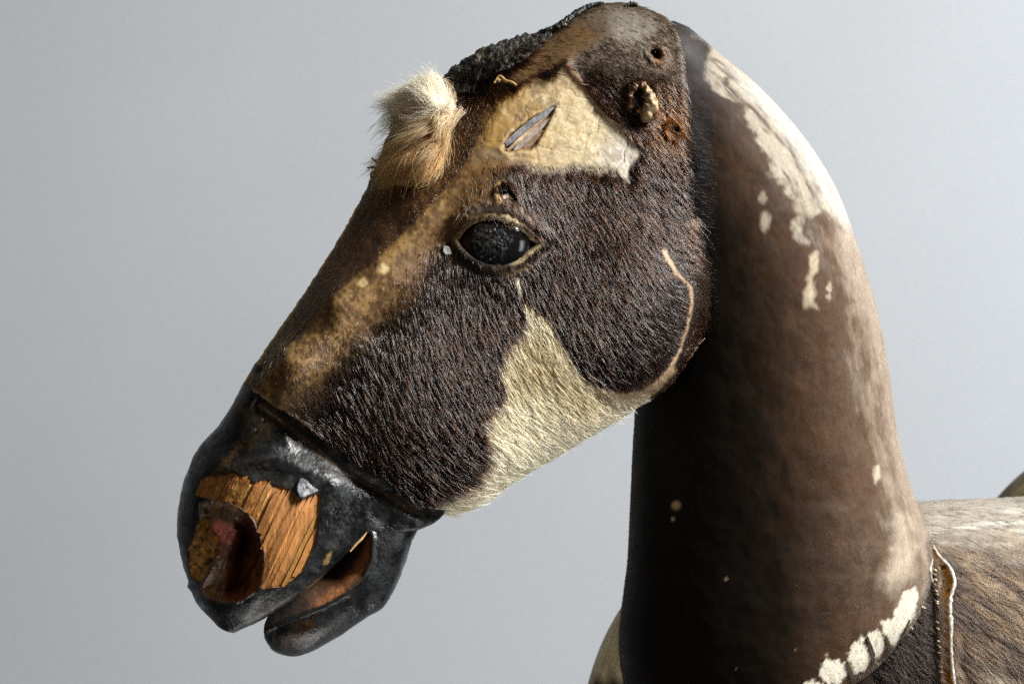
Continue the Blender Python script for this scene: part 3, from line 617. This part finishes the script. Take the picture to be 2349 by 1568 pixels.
flake('hide_scrap', R2([(190,830),(230,820),(260,850),(250,870),(200,865)]), -6, (0, 0), M_skin, (.62, .52, .46), .3, head_o, head_depth, 4, 4)
flake('hide_scrap', [(1018,562),(1030,566),(1036,582),(1022,586),(1014,576)], 5, (0, 0), M_skin, (.22, .22, .2), .5, head_o, head_depth, 3, 4)

# ---- split in the bald forehead: grey wood showing through
def sliver(a, b, w, h, col):
    a = np.array(a); b = np.array(b); d = b - a; p = np.array((-d[1], d[0])) / np.hypot(*d); V = []; n = 9; cols = []
    for i in range(n):
        u = i / (n - 1); ww = w * (math.sin(math.pi * min(.97, .12 + u * .86)) ** .7) + .4
        for sx, hh in ((-.5, h), (.5, h * .3), (.5, -18), (-.5, -18)):
            q = a + d * u + p * sx * ww; V.append(P(q[0], q[1], float(head_depth(q[0], q[1])) + 10 - hh - random.uniform(0, 2))); cols.append(np.array(col) * random.uniform(.6, 1.35))
    F = gridfaces(n, 4, 0, True).tolist() + [[0, 1, 2, 3], [(n - 1) * 4 + i for i in (3, 2, 1, 0)]]
    mesh('wood_sliver', V, F, head_o, M_wood, np.array(cols), .6, smooth=False)
sp = R2([(215,540),(500,315),(225,575),(440,385),(265,575),(470,385),(310,575),(440,450)])
sliver(sp[0], sp[1], 19, 10, (.15, .145, .15)); sliver(sp[2], sp[3], 9, 15, (.42, .29, .17)); sliver(sp[4], sp[5], 15, 7, (.22, .175, .14)); sliver(sp[6], sp[7], 12, 2, (.15, .085, .035))
tube('hide_curl', onhead(R2([(150,185),(180,150),(215,175),(250,185),(280,205)]), -8), [2, 4, 4, 4, 3], head_o, M_skin, (.42, .26, .10), 8)
tube('hide_curl', onhead(R2([(150,190),(180,175),(205,180)]), -4), [2, 7, 2], head_o, M_skin, (.38, .25, .10), 8)

# ---- torn ear root
def ear():
    n, m = 72, 24; a = np.linspace(0, 2 * np.pi, n, endpoint=False)[:, None]; b = np.linspace(0, 2 * np.pi, m, endpoint=False)[None]
    gg = fbm(60 * np.cos(a) + 300, 60 * np.sin(a) + 300, 30, 3, 1)
    R = 26 + 9 * gg; r = 5 + 11 * np.clip(np.cos(a - .5), 0, 1) + 5 * np.clip(np.cos(a - 3.4), 0, 1) + 8 * np.abs(fbm(80 * np.cos(a) + 50, 80 * np.sin(a) + 10, 34, 3, 2)) + 7 * fbm(60 * np.cos(a) + 9 * np.cos(b), 60 * np.sin(a) + 9 * np.sin(b) + 400, 13, 3, 1)
    px = 1468 + (R + r * np.cos(b)) * np.cos(a) * .9 + 6 * gg; py = 226 + (R * 1.2 + r * np.cos(b)) * np.sin(a) + 8 * (np.sin(a) > .8)
    d = head_depth(1470, 225) - 1 - 16 * np.clip(np.cos(a - .2), 0, 1) - r * 1.3 * np.sin(b) + 5 * fbm(px, py, 14, 3, 3)
    c = mix(mix(np.broadcast_to(np.array((.17, .08, .035)), px.shape + (3,)), (.42, .30, .16), np.broadcast_to(ss(.0, .9, np.cos(a - .1)), px.shape)), (.30, .23, .19), np.exp(-((px - 1452) / 9) ** 2 - ((py - 250) / 12) ** 2) + np.exp(-((px - 1446) / 9) ** 2 - ((py - 206) / 9) ** 2))
    c = mix(c, (.03, .014, .007), ss(-.05, .4, fbm(px, py, 15, 3, 2)) * .8)
    mesh('ear_root', P(px, py, d).reshape(-1, 3), np.concatenate([gridfaces(n, m, 0, True), np.stack([(n - 1) * m + np.arange(m), (n - 1) * m + (np.arange(m) + 1) % m, (np.arange(m) + 1) % m, np.arange(m)], -1)]), head_o, M_skin, c.reshape(-1, 3), .4, 'torn tan ear root')
ear()
tube('hide_curl', onhead([(1462,252),(1476,262),(1486,276)], -4), [8, 7, 2], head_o, M_skin, (.36, .22, .09), 8, jitter=.2)

# ---- crusty strip along the poll and its thin shiny edge
strip_d = lambda X, Y: head_depth(X, Y) - 4
SS = [((1004,187),(1010,195)),((1022,168),(1040,216)),((1052,146),(1068,218)),((1078,128),(1100,192)),((1110,110),(1130,176)),((1140,98),(1156,166)),((1170,88),(1186,150)),((1200,80),(1214,134)),((1232,73),(1238,112)),((1262,66),(1266,84))]
stp = Shell(SS, strip_d, 170, 70, 12, 10, 130, 14)
X, Y = stp.X, stp.Y; stp.D += 7 * fbm(X, Y, 24, 4, 1) + 4 * fbm(X, Y, 8, 3, 2)
ex = np.exp(-stp.eA / 10); eb = np.exp(-stp.eB / 12); X += ex * 6 * fbm(X, Y, 12, 4, 1); Y += ex * 7 * fbm(X, Y, 10, 4, 2) + eb * 9 * fbm(X, Y, 18, 4, 3)
stp.finish(); c = mix(np.broadcast_to(np.array((.018, .016, .012)), X.shape + (3,)), (.06, .055, .045), ss(.05, .5, fbm(X, Y, 10, 4, 0)))
c = mix(c, (.05, .035, .012), ss(.1, .5, fbm(X, Y, 40, 3, 2)))
stp.build('leather_strip', horse, M_crust, c, np.full(X.shape, .55), 'crusty black torn strip along the poll')
tube('leather_edge', onhead([(1236,76),(1262,70),(1290,56),(1310,40),(1332,25),(1362,11),(1385,7)], 2), [6, 9, 10, 9, 8, 6, 3], horse, M_crust, (.022, .020, .018), 10, 'thin shiny black edge along the poll', .25, 60, .1)
tube('leather_scrap', onhead([(1434,14),(1448,9),(1462,12)], 0), [3, 6, 4], head_o, M_crust, (.04, .025, .01), 8, jitter=.2)

# ---- neck
def elong(stations, n, m, name):
    pass
class Round(Shell):
    """limb with elliptical sections; stations ((ax,ay),(bx,by),depth of axis,half thickness)"""
    def __init__(s, stations, n, m):
        st = catmull([(a[0], a[1], b[0], b[1], d, r) for a, b, d, r in stations], n)
        a = np.linspace(np.pi, 0, m); u = np.cos(a); s.t = t = (u + 1) / 2
        s.X = st[:, :1] * (1 - t) + st[:, 2:3] * t; s.Y = st[:, 1:2] * (1 - t) + st[:, 3:4] * t
        s.u = u + 0 * s.X; s.dc = st[:, 4:5]; s.r = st[:, 5:6]
        s.D = s.dc - s.r * np.sin(a); s.Ln = np.hypot(st[:, 2:3] - st[:, :1], st[:, 3:4] - st[:, 1:2]); s.n, s.m = n, m
        s.eA = t * s.Ln; s.eB = (1 - t) * s.Ln; s.thick = st[:, 5:6] * 1.0; s.mb = 40; s.es = np.linspace(0, 1, n)[:, None] + 0 * s.X
Z7 = lambda p: zc(p, 1450, 1152, 2.0009)
NS = [((1400,70),(1545,48),190,30),((1395,110),(1572,60),195,70),((1392,190),(1604,84),205,100),((1392,260),(1655,128),225,125),((1396,340),(1722,182),255,150),((1402,440),(1800,262),275,175),((1410,540),(1862,340),290,195),((1420,640),(1915,428),300,208),
      ((1432,750),(1950,515),308,215),((1446,850),(1983,615),314,222),((1455,935),(2008,700),318,228),((1451,1020),(2030,800),322,236),((1447,1110),(2046,905),326,246),((1443,1200),(2060,1005),330,256),((1438,1290),(2082,1092),334,268),
      ((1428,1370),(2108,1172),336,280),((1420,1440),(2131,1240),338,292),((1421,1510),(2139,1305),338,302),((1432,1575),(2128,1360),336,308),((1455,1640),(2104,1420),330,310),((1500,1710),(2060,1480),322,305),((1570,1770),(2000,1540),312,295),((1660,1810),(1920,1590),300,280)]
neck = Round(NS, 420, 300)
X, Y = neck.X, neck.Y
neck.D += 4 * fbm(X, Y, 120, 3, 1) + 1.5 * fbm(X, Y, 30, 3, 2)
pz = [Z7([(1780,700),(1812,735),(1800,790),(1770,870),(1730,915),(1690,1005),(1650,985),(1632,930),(1620,875),(1670,865),(1710,770),(1740,730)]),
      Z7([(1600,908),(1620,960),(1632,1010),(1600,1068),(1575,1060),(1560,1000),(1545,950)]), Z7([(1520,958),(1540,1000),(1560,1060),(1530,1120),(1490,1142),(1455,1080),(1448,1040),(1480,985)]),
      Z7([(1400,1078),(1440,1100),(1440,1150),(1390,1203),(1330,1190),(1305,1140),(1310,1090),(1340,1072)]), Z7([(1220,1195),(1260,1182),(1320,1200),(1330,1230),(1240,1240)])]
npale = [(1606,86),(1612,130),(1632,165),(1668,205),(1700,232),(1722,268),(1742,300),(1752,345),(1762,395),(1792,430),(1822,480),(1830,530),(1852,545),(1866,500),(1880,440),(1900,470),(1918,520),(1950,545),(1990,560),(1930,380),(1820,250),(1700,120)]
def neck_skin(X, Y):
    g = fbm(X, Y, 60, 4, 1); g2 = fbm(X, Y, 18, 4, 2)
    c = np.broadcast_to(np.array((.0042, .0024, .0011)), X.shape + (3,)).copy()
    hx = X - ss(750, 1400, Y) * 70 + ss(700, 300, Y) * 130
    ey = [50,130,182,262,340,428,515,620,700,800,905,1005,1092,1172,1240,1305,1360]; ex = [1560,1660,1722,1800,1862,1915,1950,1985,2010,2030,2046,2060,2082,2108,2131,2139,2128]
    acr = X - np.interp(Y, ey, ex)                       # across the neck, from its crest
    vs = fbm(acr, Y * .2 + 15 * g, 24, 5, 3); vf = fbm(acr, Y * .35, 9, 3, 1)
    c = mix(c, (.0100, .0054, .0023), ss(1590, 1740, hx + 50 * g) * .9); c = mix(c, (.056, .0262, .0105), ss(1700, 1900, hx + 45 * g + 40 * vs) * .9)  # shade on the front and light towards the crest put into the hide colour
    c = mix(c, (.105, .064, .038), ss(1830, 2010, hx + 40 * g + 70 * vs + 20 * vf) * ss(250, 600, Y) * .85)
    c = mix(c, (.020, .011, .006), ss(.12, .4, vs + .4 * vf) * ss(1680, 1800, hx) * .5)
    c = mix(c, (.30, .24, .185), ss(-95, 5, acr + 60 * vs + 30 * vf) * ss(430, 560, Y) * .8)  # lit crest edge, lightened in the hide colour
    c = mix(c, (.30, .26, .20), mask(npale, X, Y, 10, 50, 50, 2) * ss(.55, -.2, vs + .5 * vf) * .92)
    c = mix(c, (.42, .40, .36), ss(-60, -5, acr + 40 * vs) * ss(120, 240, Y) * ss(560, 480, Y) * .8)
    streak = [(1858,590),(1872,580),(1878,610),(1866,640),(1868,690),(1872,705),(1846,702),(1842,670),(1855,630)]
    c = mix(c, (.42, .34, .24), mask(streak, X, Y, 7, 9, 20, 1) * .85)
    for (a, b, r, k) in ((1755, 505, 20, .6), (1838, 470, 26, .5), (1750, 455, 14, .5), (1902, 662, 9, .7), (1900, 680, 8, .5), (2010, 1085, 9, .6)):
        c = mix(c, (.42, .35, .26), ss(r, r * .3, np.hypot(X - a, (Y - b) * .6) + 9 * g2) * k)
    c = mix(c, (.40, .33, .25), mask(Z7([(1700,330),(1750,340),(1770,400),(1790,500),(1770,640),(1720,700),(1650,720),(1630,660),(1680,560),(1695,430)]), X, Y, 26, 20, 30, 1) * .85)
    c = mix(c, (.5, .42, .32), mask(Z7([(1590,80),(1605,80),(1610,130),(1590,175),(1580,170)]), X, Y, 4, 3, 12, 1) * .7)
    for p in pz: c = mix(c, (.64, .59, .47), ss(3, -3, sdf(p, X, Y) - .5 + 10 * fbm(X, Y, 9, 4, 1)))
    for (a, b, r) in ((1665,1327,6),(1543,1190,7),(1550,1158,14),(1895,1500,5),(2080,690,6),(1688,1532,4),(1825,1490,4)):
        c = mix(c, (.45, .34, .2), ss(r, r * .3, np.hypot(X - a, Y - b) + 3 * g2) * .75)
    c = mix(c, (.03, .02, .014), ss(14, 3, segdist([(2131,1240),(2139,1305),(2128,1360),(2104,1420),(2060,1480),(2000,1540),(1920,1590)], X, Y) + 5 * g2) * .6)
    c = mix(c, (.030, .026, .026), ss(1650, 1590, X) * ss(760, 640, Y) * .7)  # greyer beside the head, where the sheen strip is painted in
    return c
neck.finish()
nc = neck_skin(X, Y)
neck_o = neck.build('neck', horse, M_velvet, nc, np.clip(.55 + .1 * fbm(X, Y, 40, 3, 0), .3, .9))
neck_dirs = [(1600,400,8),(1600,650,5),(1650,200,20),(1750,400,18),(1850,500,25),(1900,800,35),(1800,800,25),(1700,900,15),(1700,1200,30),(1600,1400,40),(2000,1000,50),(2000,1300,45),(1800,1450,40),(1500,1200,30)]
def neck_len(X, Y): return 8 + 9 * ss(1640, 1590, X) * ss(760, 680, Y) + 3 * ss(900, 1300, Y)
def neck_hair(X, Y):
    c = neck_skin(X, Y); N = len(X); w_ = np.exp(-((X - 1606) / 26) ** 2) * ss(240, 330, Y) * ss(740, 640, Y); c = mix(c, (.085, .09, .10), w_ * .8); return .75 * c * np.exp(rng.normal(size=(N, 1)) * .25)  # grey sheen beside the head put into the hair colour
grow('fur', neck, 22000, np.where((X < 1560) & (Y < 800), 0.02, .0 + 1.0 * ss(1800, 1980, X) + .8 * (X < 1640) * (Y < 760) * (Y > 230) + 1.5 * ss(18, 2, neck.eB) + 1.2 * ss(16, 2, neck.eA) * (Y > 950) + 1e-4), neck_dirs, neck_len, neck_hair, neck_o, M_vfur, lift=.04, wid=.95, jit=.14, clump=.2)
# loose lacing along the foot of the neck
nd = lambda x, y, o=0: (x, y, 300 + o)
for pts, r, cl in (([(1870,640),(1875,700),(1850,760),(1845,830),(1828,875)], [2, 4, 5, 5, 2], (.52, .46, .36)), ([(1830,800),(1838,850),(1822,890)], [3, 5, 3], (.6, .55, .42)),
                   ([(1850,870),(1800,940),(1740,1010),(1690,1080),(1650,1130),(1590,1180)], [4, 6, 7, 6, 6, 5], (.10, .07, .035)), ([(1770,905),(1768,960),(1750,1010)], [3, 5, 3], (.55, .48, .33)),
                   ([(1700,1010),(1690,1050),(1672,1090)], [3, 5, 3], (.5, .45, .32)), ([(1600,1090),(1580,1130),(1560,1175)], [3, 6, 4], (.36, .32, .22)), ([(1760,870),(1735,930),(1715,1000)], [4, 7, 4], (.06, .045, .025)),
                   ([(1640,960),(1655,1010),(1640,1060)], [3, 6, 4], (.05, .03, .015)), ([(1545,960),(1570,1040),(1575,1100)], [3, 6, 4], (.05, .03, .015)), ([(1440,1090),(1460,1150),(1480,1200)], [3, 6, 4], (.05, .03, .015)), ([(1880,560),(1868,620),(1876,690)], [2, 4, 3], (.5, .44, .36))):
    zz = Z7(pts)
    def ndep(x, y):
        k_ = np.argmin((X - x) ** 2 + (Y - y) ** 2); return float(neck.D.ravel()[k_])
    tube('lacing', [(a, b, ndep(a, b) - 3) for a, b in zz], r, neck_o, M_skin, cl, 8, jitter=.12)

# ---- body behind the neck
BS = [((1560,1330),(1500,2100),560,250),((1750,1220),(1750,2100),570,300),((1950,1172),(1950,2100),590,330),((2080,1152),(2080,2100),600,345),((2180,1146),(2180,2100),610,350),((2300,1141),(2300,2100),630,355),((2450,1134),(2450,2100),670,355),((2650,1130),(2650,2100),760,350),((2950,1140),(2950,2100),930,340)]
body = Round(BS, 330, 320)
X, Y = body.X, body.Y
gap_r = Z7([(1872,470),(1912,540),(1970,608),(1993,680),(1973,755),(1974,900),(1980,1100),(1997,1230)])
gap_l = Z7([(1872,520),(1893,600),(1900,700),(1905,740),(1912,900),(1920,1060),(1935,1230)])
gap = gap_r + gap_l[::-1]; sG = sdf(gap, X, Y)
body.D += 3 * fbm(X, Y, 90, 4, 1) + 1.5 * fbm(X, Y, 16, 3, 2) + 22 * ss(0, -9, sG) - 6 * np.exp(-((sG - 5) / 6) ** 2)
for (a, b) in Z7([(2115,345), (2190,255)]): body.D += 9 * np.exp(-((X - a) / 9) ** 2 - ((Y - b) / 4) ** 2)
body.finish()
def body_skin(X, Y):
    # colour streaks run down and back along the lie of the hair
    a = math.radians(33); U = X * math.cos(a) + Y * math.sin(a); Vv = -X * math.sin(a) + Y * math.cos(a)
    st = fbm(U * .18, Vv, 16, 4, 1); g = fbm(X, Y, 60, 4, 2)
    c = np.broadcast_to(np.array((.085, .056, .038)), X.shape + (3,)).copy()
    c = mix(c, (.19, .125, .075), ss(-.2, .6, st)); c = mix(c, (.025, .016, .012), ss(.15, .5, -st) * .6)
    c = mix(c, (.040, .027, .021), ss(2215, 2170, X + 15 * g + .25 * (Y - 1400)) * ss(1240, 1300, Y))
    st2 = fbm(X * .10 + Y * .1, Y, 13, 4, 3); tp = ss(1300, 1170, Y + 30 * g + 20 * st - .05 * (X - 2150)); c = mix(c, (.36, .27, .18), ss(.05, .5, g + .5 * st) * ss(2160, 2240, X) * .75)
    c = mix(c, (.29, .26, .215), tp); c = mix(c, (.45, .43, .38), tp * ss(.05, .4, st2)); c = mix(c, (.20, .15, .11), tp * ss(2160, 2100, X) * .7)
    c = mix(c, (.66, .58, .45), mask(Z7([(2110,1060),(2150,1080),(2250,1170),(2290,1230),(2200,1230),(2150,1170)]), X, Y, 12, 12, 24, 1) * .85)
    c = mix(c, (.55, .42, .28), ss(7, 1, segdist(Z7([(2170,850),(2250,920),(2349,990)]), X, Y) + 4 * g) * .6)
    sG = sdf(gap, X, Y); c = mix(c, (.62, .35, .06), ss(1, -3, sG)); c = mix(c, (.04, .02, .006), ss(-1, -4, sG) * .8 * ss(.15, .5, fbm(X, Y, 9, 3, 2)))
    return c
body_o = body.build('body', horse, M_velvet, body_skin(X, Y), np.full(X.shape, .55))
grow('fur', body, 16000, (((X > 2000) & (X < 2420) & (Y < 1640)).astype(float) * (.06 + .94 * ss(1215, 1350, Y + 50 * fbm(X, Y, 60, 3, 1)))) * ss(1, 6, sG) + 1e-5, [(2100,1180,10),(2300,1180,5),(2250,1300,28),(2330,1400,38),(2250,1550,45),(2150,1500,50),(2110,1350,40)], lambda X, Y: 36 + 0 * X, lambda X, Y: .8 * body_skin(X, Y) * np.exp(rng.normal(size=(len(X), 1)) * .2), body_o, M_vfur, lift=.08, wid=2.0, jit=.12, clump=.3, pmat=M_pale)
def bdep(x, y):
    k_ = np.argmin((X - x) ** 2 + (Y - y) ** 2); return float(body.D.ravel()[k_])
tube('piping', [(a, b, bdep(a + 6, b) - 3) for a, b in gap_r], [1.5, 3.5, 4.5, 5.5, 6, 4, 4.5, 5], body_o, M_skin, (.52, .49, .42), 8, 'pale rolled edge of the open body seam', .5, 70, .16)
gl = catmull(gap_l, 60)
for i in range(9, 58, 2):
    if random.random() < .18: continue
    x, y = gl[i]; y += random.uniform(-4, 4); d = bdep(x - 4, y); sl = random.uniform(3, 12)
    tube('stitch_and_highlight', [(x - 6, y - random.uniform(1, 6), d + 1), (x, y, d - 3), (x + sl * .6, y + random.uniform(-1, 7), d + 2)], [1.5, random.uniform(1.8, 3.4), 1.2], body_o, M_skin, [(.30, .22, .12), (.5, .42, .28), (.3, .18, .05)], 6, n=7, jitter=.2)
tube('stitch_and_highlight', [(a, b, bdep(a, b) - 5) for a, b in Z7([(1905,580),(1916,620),(1918,680),(1905,715)])], [2, 5, 6, 2], body_o, M_skin, (.78, .76, .66), 8, 'small white highlight on the seam, shaped as a pale cord')  # pale tube modelled to stand for a small highlight on the seam

# ---- chest bulging past the neck, and haunch far behind
def blob(name, cx, cy, rx, ry, d, rd, colf, n=90, m=90, rough=.6, mat=None):
    th = np.linspace(0, np.pi, n)[:, None]; ph = np.linspace(0, 2 * np.pi, m, endpoint=False)[None]
    px = cx + rx * np.sin(th) * np.cos(ph); py = cy + ry * np.sin(th) * np.sin(ph)
    dd = d - rd * np.cos(th) + 4 * fbm(px, py, 60, 4, 1)
    return mesh(name, P(px, py, dd).reshape(-1, 3), gridfaces(n, m, 0, True), horse, mat or M_velvet, colf(px, py).reshape(-1, 3), rough)
def chestcol(x, y):
    a = fbm(x, y * .3, 16, 4, 1)
    c = mix(np.broadcast_to(np.array((.80, .74, .54)), x.shape + (3,)), (.62, .54, .34), ss(0, .5, a))
    return mix(c, (.06, .04, .02), ss(1552, 1566, y + 6 * a))
blob('chest', 1625, 1752, 300, 485, 470, 200, chestcol)
blob('haunch', 2605, 1404, 414, 414, 1250, 460, lambda x, y: mix(np.broadcast_to(np.array((.085, .06, .03)), x.shape + (3,)), (.2, .16, .08), ss(-.1, .5, fbm(x, y, 30, 4, 1))))

# ---- forelock: a scrap of pale hide with fluffy hair
def forelock():
    FS = [((960,196),(1000,176)),((975,205),(1046,190)),((965,240),(1050,222)),((945,285),(1046,262)),((928,330),(1030,302)),((912,375),(1000,352)),((900,410),(970,398)),((905,425),(930,428))]
    f = Shell(FS, lambda x, y: head_depth(x, y) - 26 + .25 * (x - 960), 90, 50, 16, 6, 60, 10)
    f.D += 5 * fbm(f.X, f.Y, 30, 3, 1); f.X += 4 * np.exp(-f.eB / 8) * fbm(f.X, f.Y, 22, 3, 2); f.finish()
    c = mix(np.broadcast_to(np.array((.55, .44, .27)), f.X.shape + (3,)), (.30, .16, .05), ss(320, 400, f.Y) * .8)
    o = f.build('forelock', horse, M_skin, c, np.full(f.X.shape, .6), 'fluffy cream forelock scrap on the forehead')
    N = 12000; npt = 8; u = rng.random(N)
    # locks: root spot and the path of the lock in drawing units, then a spread
    locks = [  # x,y of root ; control ; tip ; depth lift ; weight
     ((1015,265),(965,208),(912,228),55,1.3),((1010,258),(980,200),(935,206),50,1.2),((1018,250),(1000,198),(965,196),40,1.0),((1005,280),(945,235),(892,252),60,1.3),((1010,272),(955,218),(905,232),60,1.2),((1024,245),(1020,205),(992,196),25,.8),((1000,290),(930,255),(878,285),60,1.2),((1022,255),(990,225),(950,225),50,1.2),((1020,265),(980,250),(930,262),55,1.1),
     ((1020,270),(950,250),(868,320),70,1.2),((1010,290),(940,290),(866,360),60,1.1),((1000,310),(930,320),(872,390),50,1.0),((1000,320),(960,340),(890,420),55,1.0),
     ((1005,320),(965,370),(915,438),45,.9),((1010,330),(985,390),(962,432),40,.9),((1015,310),(1000,370),(968,420),35,.7),((1035,260),(1015,300),(985,350),40,.9),((1040,240),(1010,260),(975,310),55,.9),((990,330),(920,360),(885,432),40,.7),
     ((1035,280),(1010,330),(1002,380),25,.5)]
    locks = [(a_, b_, (c_[0] - (14 if c_[1] > 400 else 4), c_[1] - (22 if c_[1] > 400 else 0)), d_, e_) for a_, b_, c_, d_, e_ in locks]
    w = np.array([l[4] for l in locks]); NC = 110
    kc = np.concatenate([np.arange(len(locks)), rng.choice(len(locks), NC - len(locks), p=w / w.sum())])
    cj = [rng.normal(size=(NC, 2)) * sg_ for sg_ in (9, 16, 17)]; low = np.array([l[2][1] for l in locks])[kc] > 330
    q_ = rng.integers(0, NC, N); k = kc[q_]; stray = (rng.random(N) < .16)[:, None]
    fl_ = np.where(low[q_], 9., 12.)[:, None]; fl_ = np.where(stray, 15, fl_)
    A = np.array([l[0] for l in locks], float)[k] - np.array((12, 0)) + cj[0][q_] + rng.normal(size=(N, 2)) * 7
    Bc = np.array([l[1] for l in locks], float)[k] + cj[1][q_] + rng.normal(size=(N, 2)) * (fl_ * .6 + 4)
    Ct = np.array([l[2] for l in locks], float)[k] + cj[2][q_] + rng.normal(size=(N, 2)) * fl_
    lf = np.array([l[3] for l in locks], float)[k] * np.clip(rng.normal(.6, .3, NC)[q_] + .12 * rng.normal(size=N), .02, 1.4)
    reach = np.clip(rng.normal(.82, .16, N), .3, 1.0)
    ts = np.linspace(0, 1, npt); pts = []
    dA = head_depth(A[:, 0], A[:, 1]) - 20; ph = rng.random(N) * 6.28; am = np.abs(rng.normal(size=N)) * 8.0
    dC = head_depth(np.maximum(Ct[:, 0], 880), np.clip(Ct[:, 1], 230, 500)) - 8
    for t in ts:
        tt_ = (t * reach)[:, None]; q = A * (1 - tt_) ** 2 + 2 * Bc * tt_ * (1 - tt_) + Ct * tt_ ** 2
        q = q + np.stack([np.cos(ph + 5 * t), np.sin(ph * 1.7 + 4 * t)], 1) * (am * t)[:, None]
        d = dA * (1 - tt_[:, 0]) + dC * tt_[:, 0] - lf * 4 * tt_[:, 0] * (1 - tt_[:, 0]) * 1.2
        pts.append(P(q[:, 0], q[:, 1], d))
    pts = np.stack(pts, 1)
    ty = Ct[:, 1]; tan = ss(235, 420, ty + 30 * rng.normal(size=N))
    c = mix(np.broadcast_to(np.array((.95, .90, .78)), (N, 3)), (.84, .62, .30), tan); c = mix(c, (.50, .30, .11), (tan > .6) * (rng.random(N) < .18) * .7); c = c * np.exp(rng.normal(size=(NC, 1))[q_] * .10 - .04 + rng.normal(size=(N, 1)) * .06)
    rad = (1.1 * np.exp(rng.normal(size=N) * .2))[:, None] * np.linspace(1, .3, npt)[None] * K * .5
    curves_obj('hair', pts, rad, c, o, M_tuft)
    # dark frayed threads under the tuft
    for pts_ in ([(866,385),(852,384),(842,386)], [(862,392),(852,398),(850,408)], [(868,375),(858,368),(852,362)]):
        tube('thread', [(a, b, head_depth(880, b) - 6) for a, b in pts_], [3, 3, 1.5], o, M_crust, (.012, .011, .012), 6)
forelock()
SC.cycles.max_bounces = 10
SC.cycles.use_denoising = False; SC.cycles.sample_clamp_indirect = 3.0
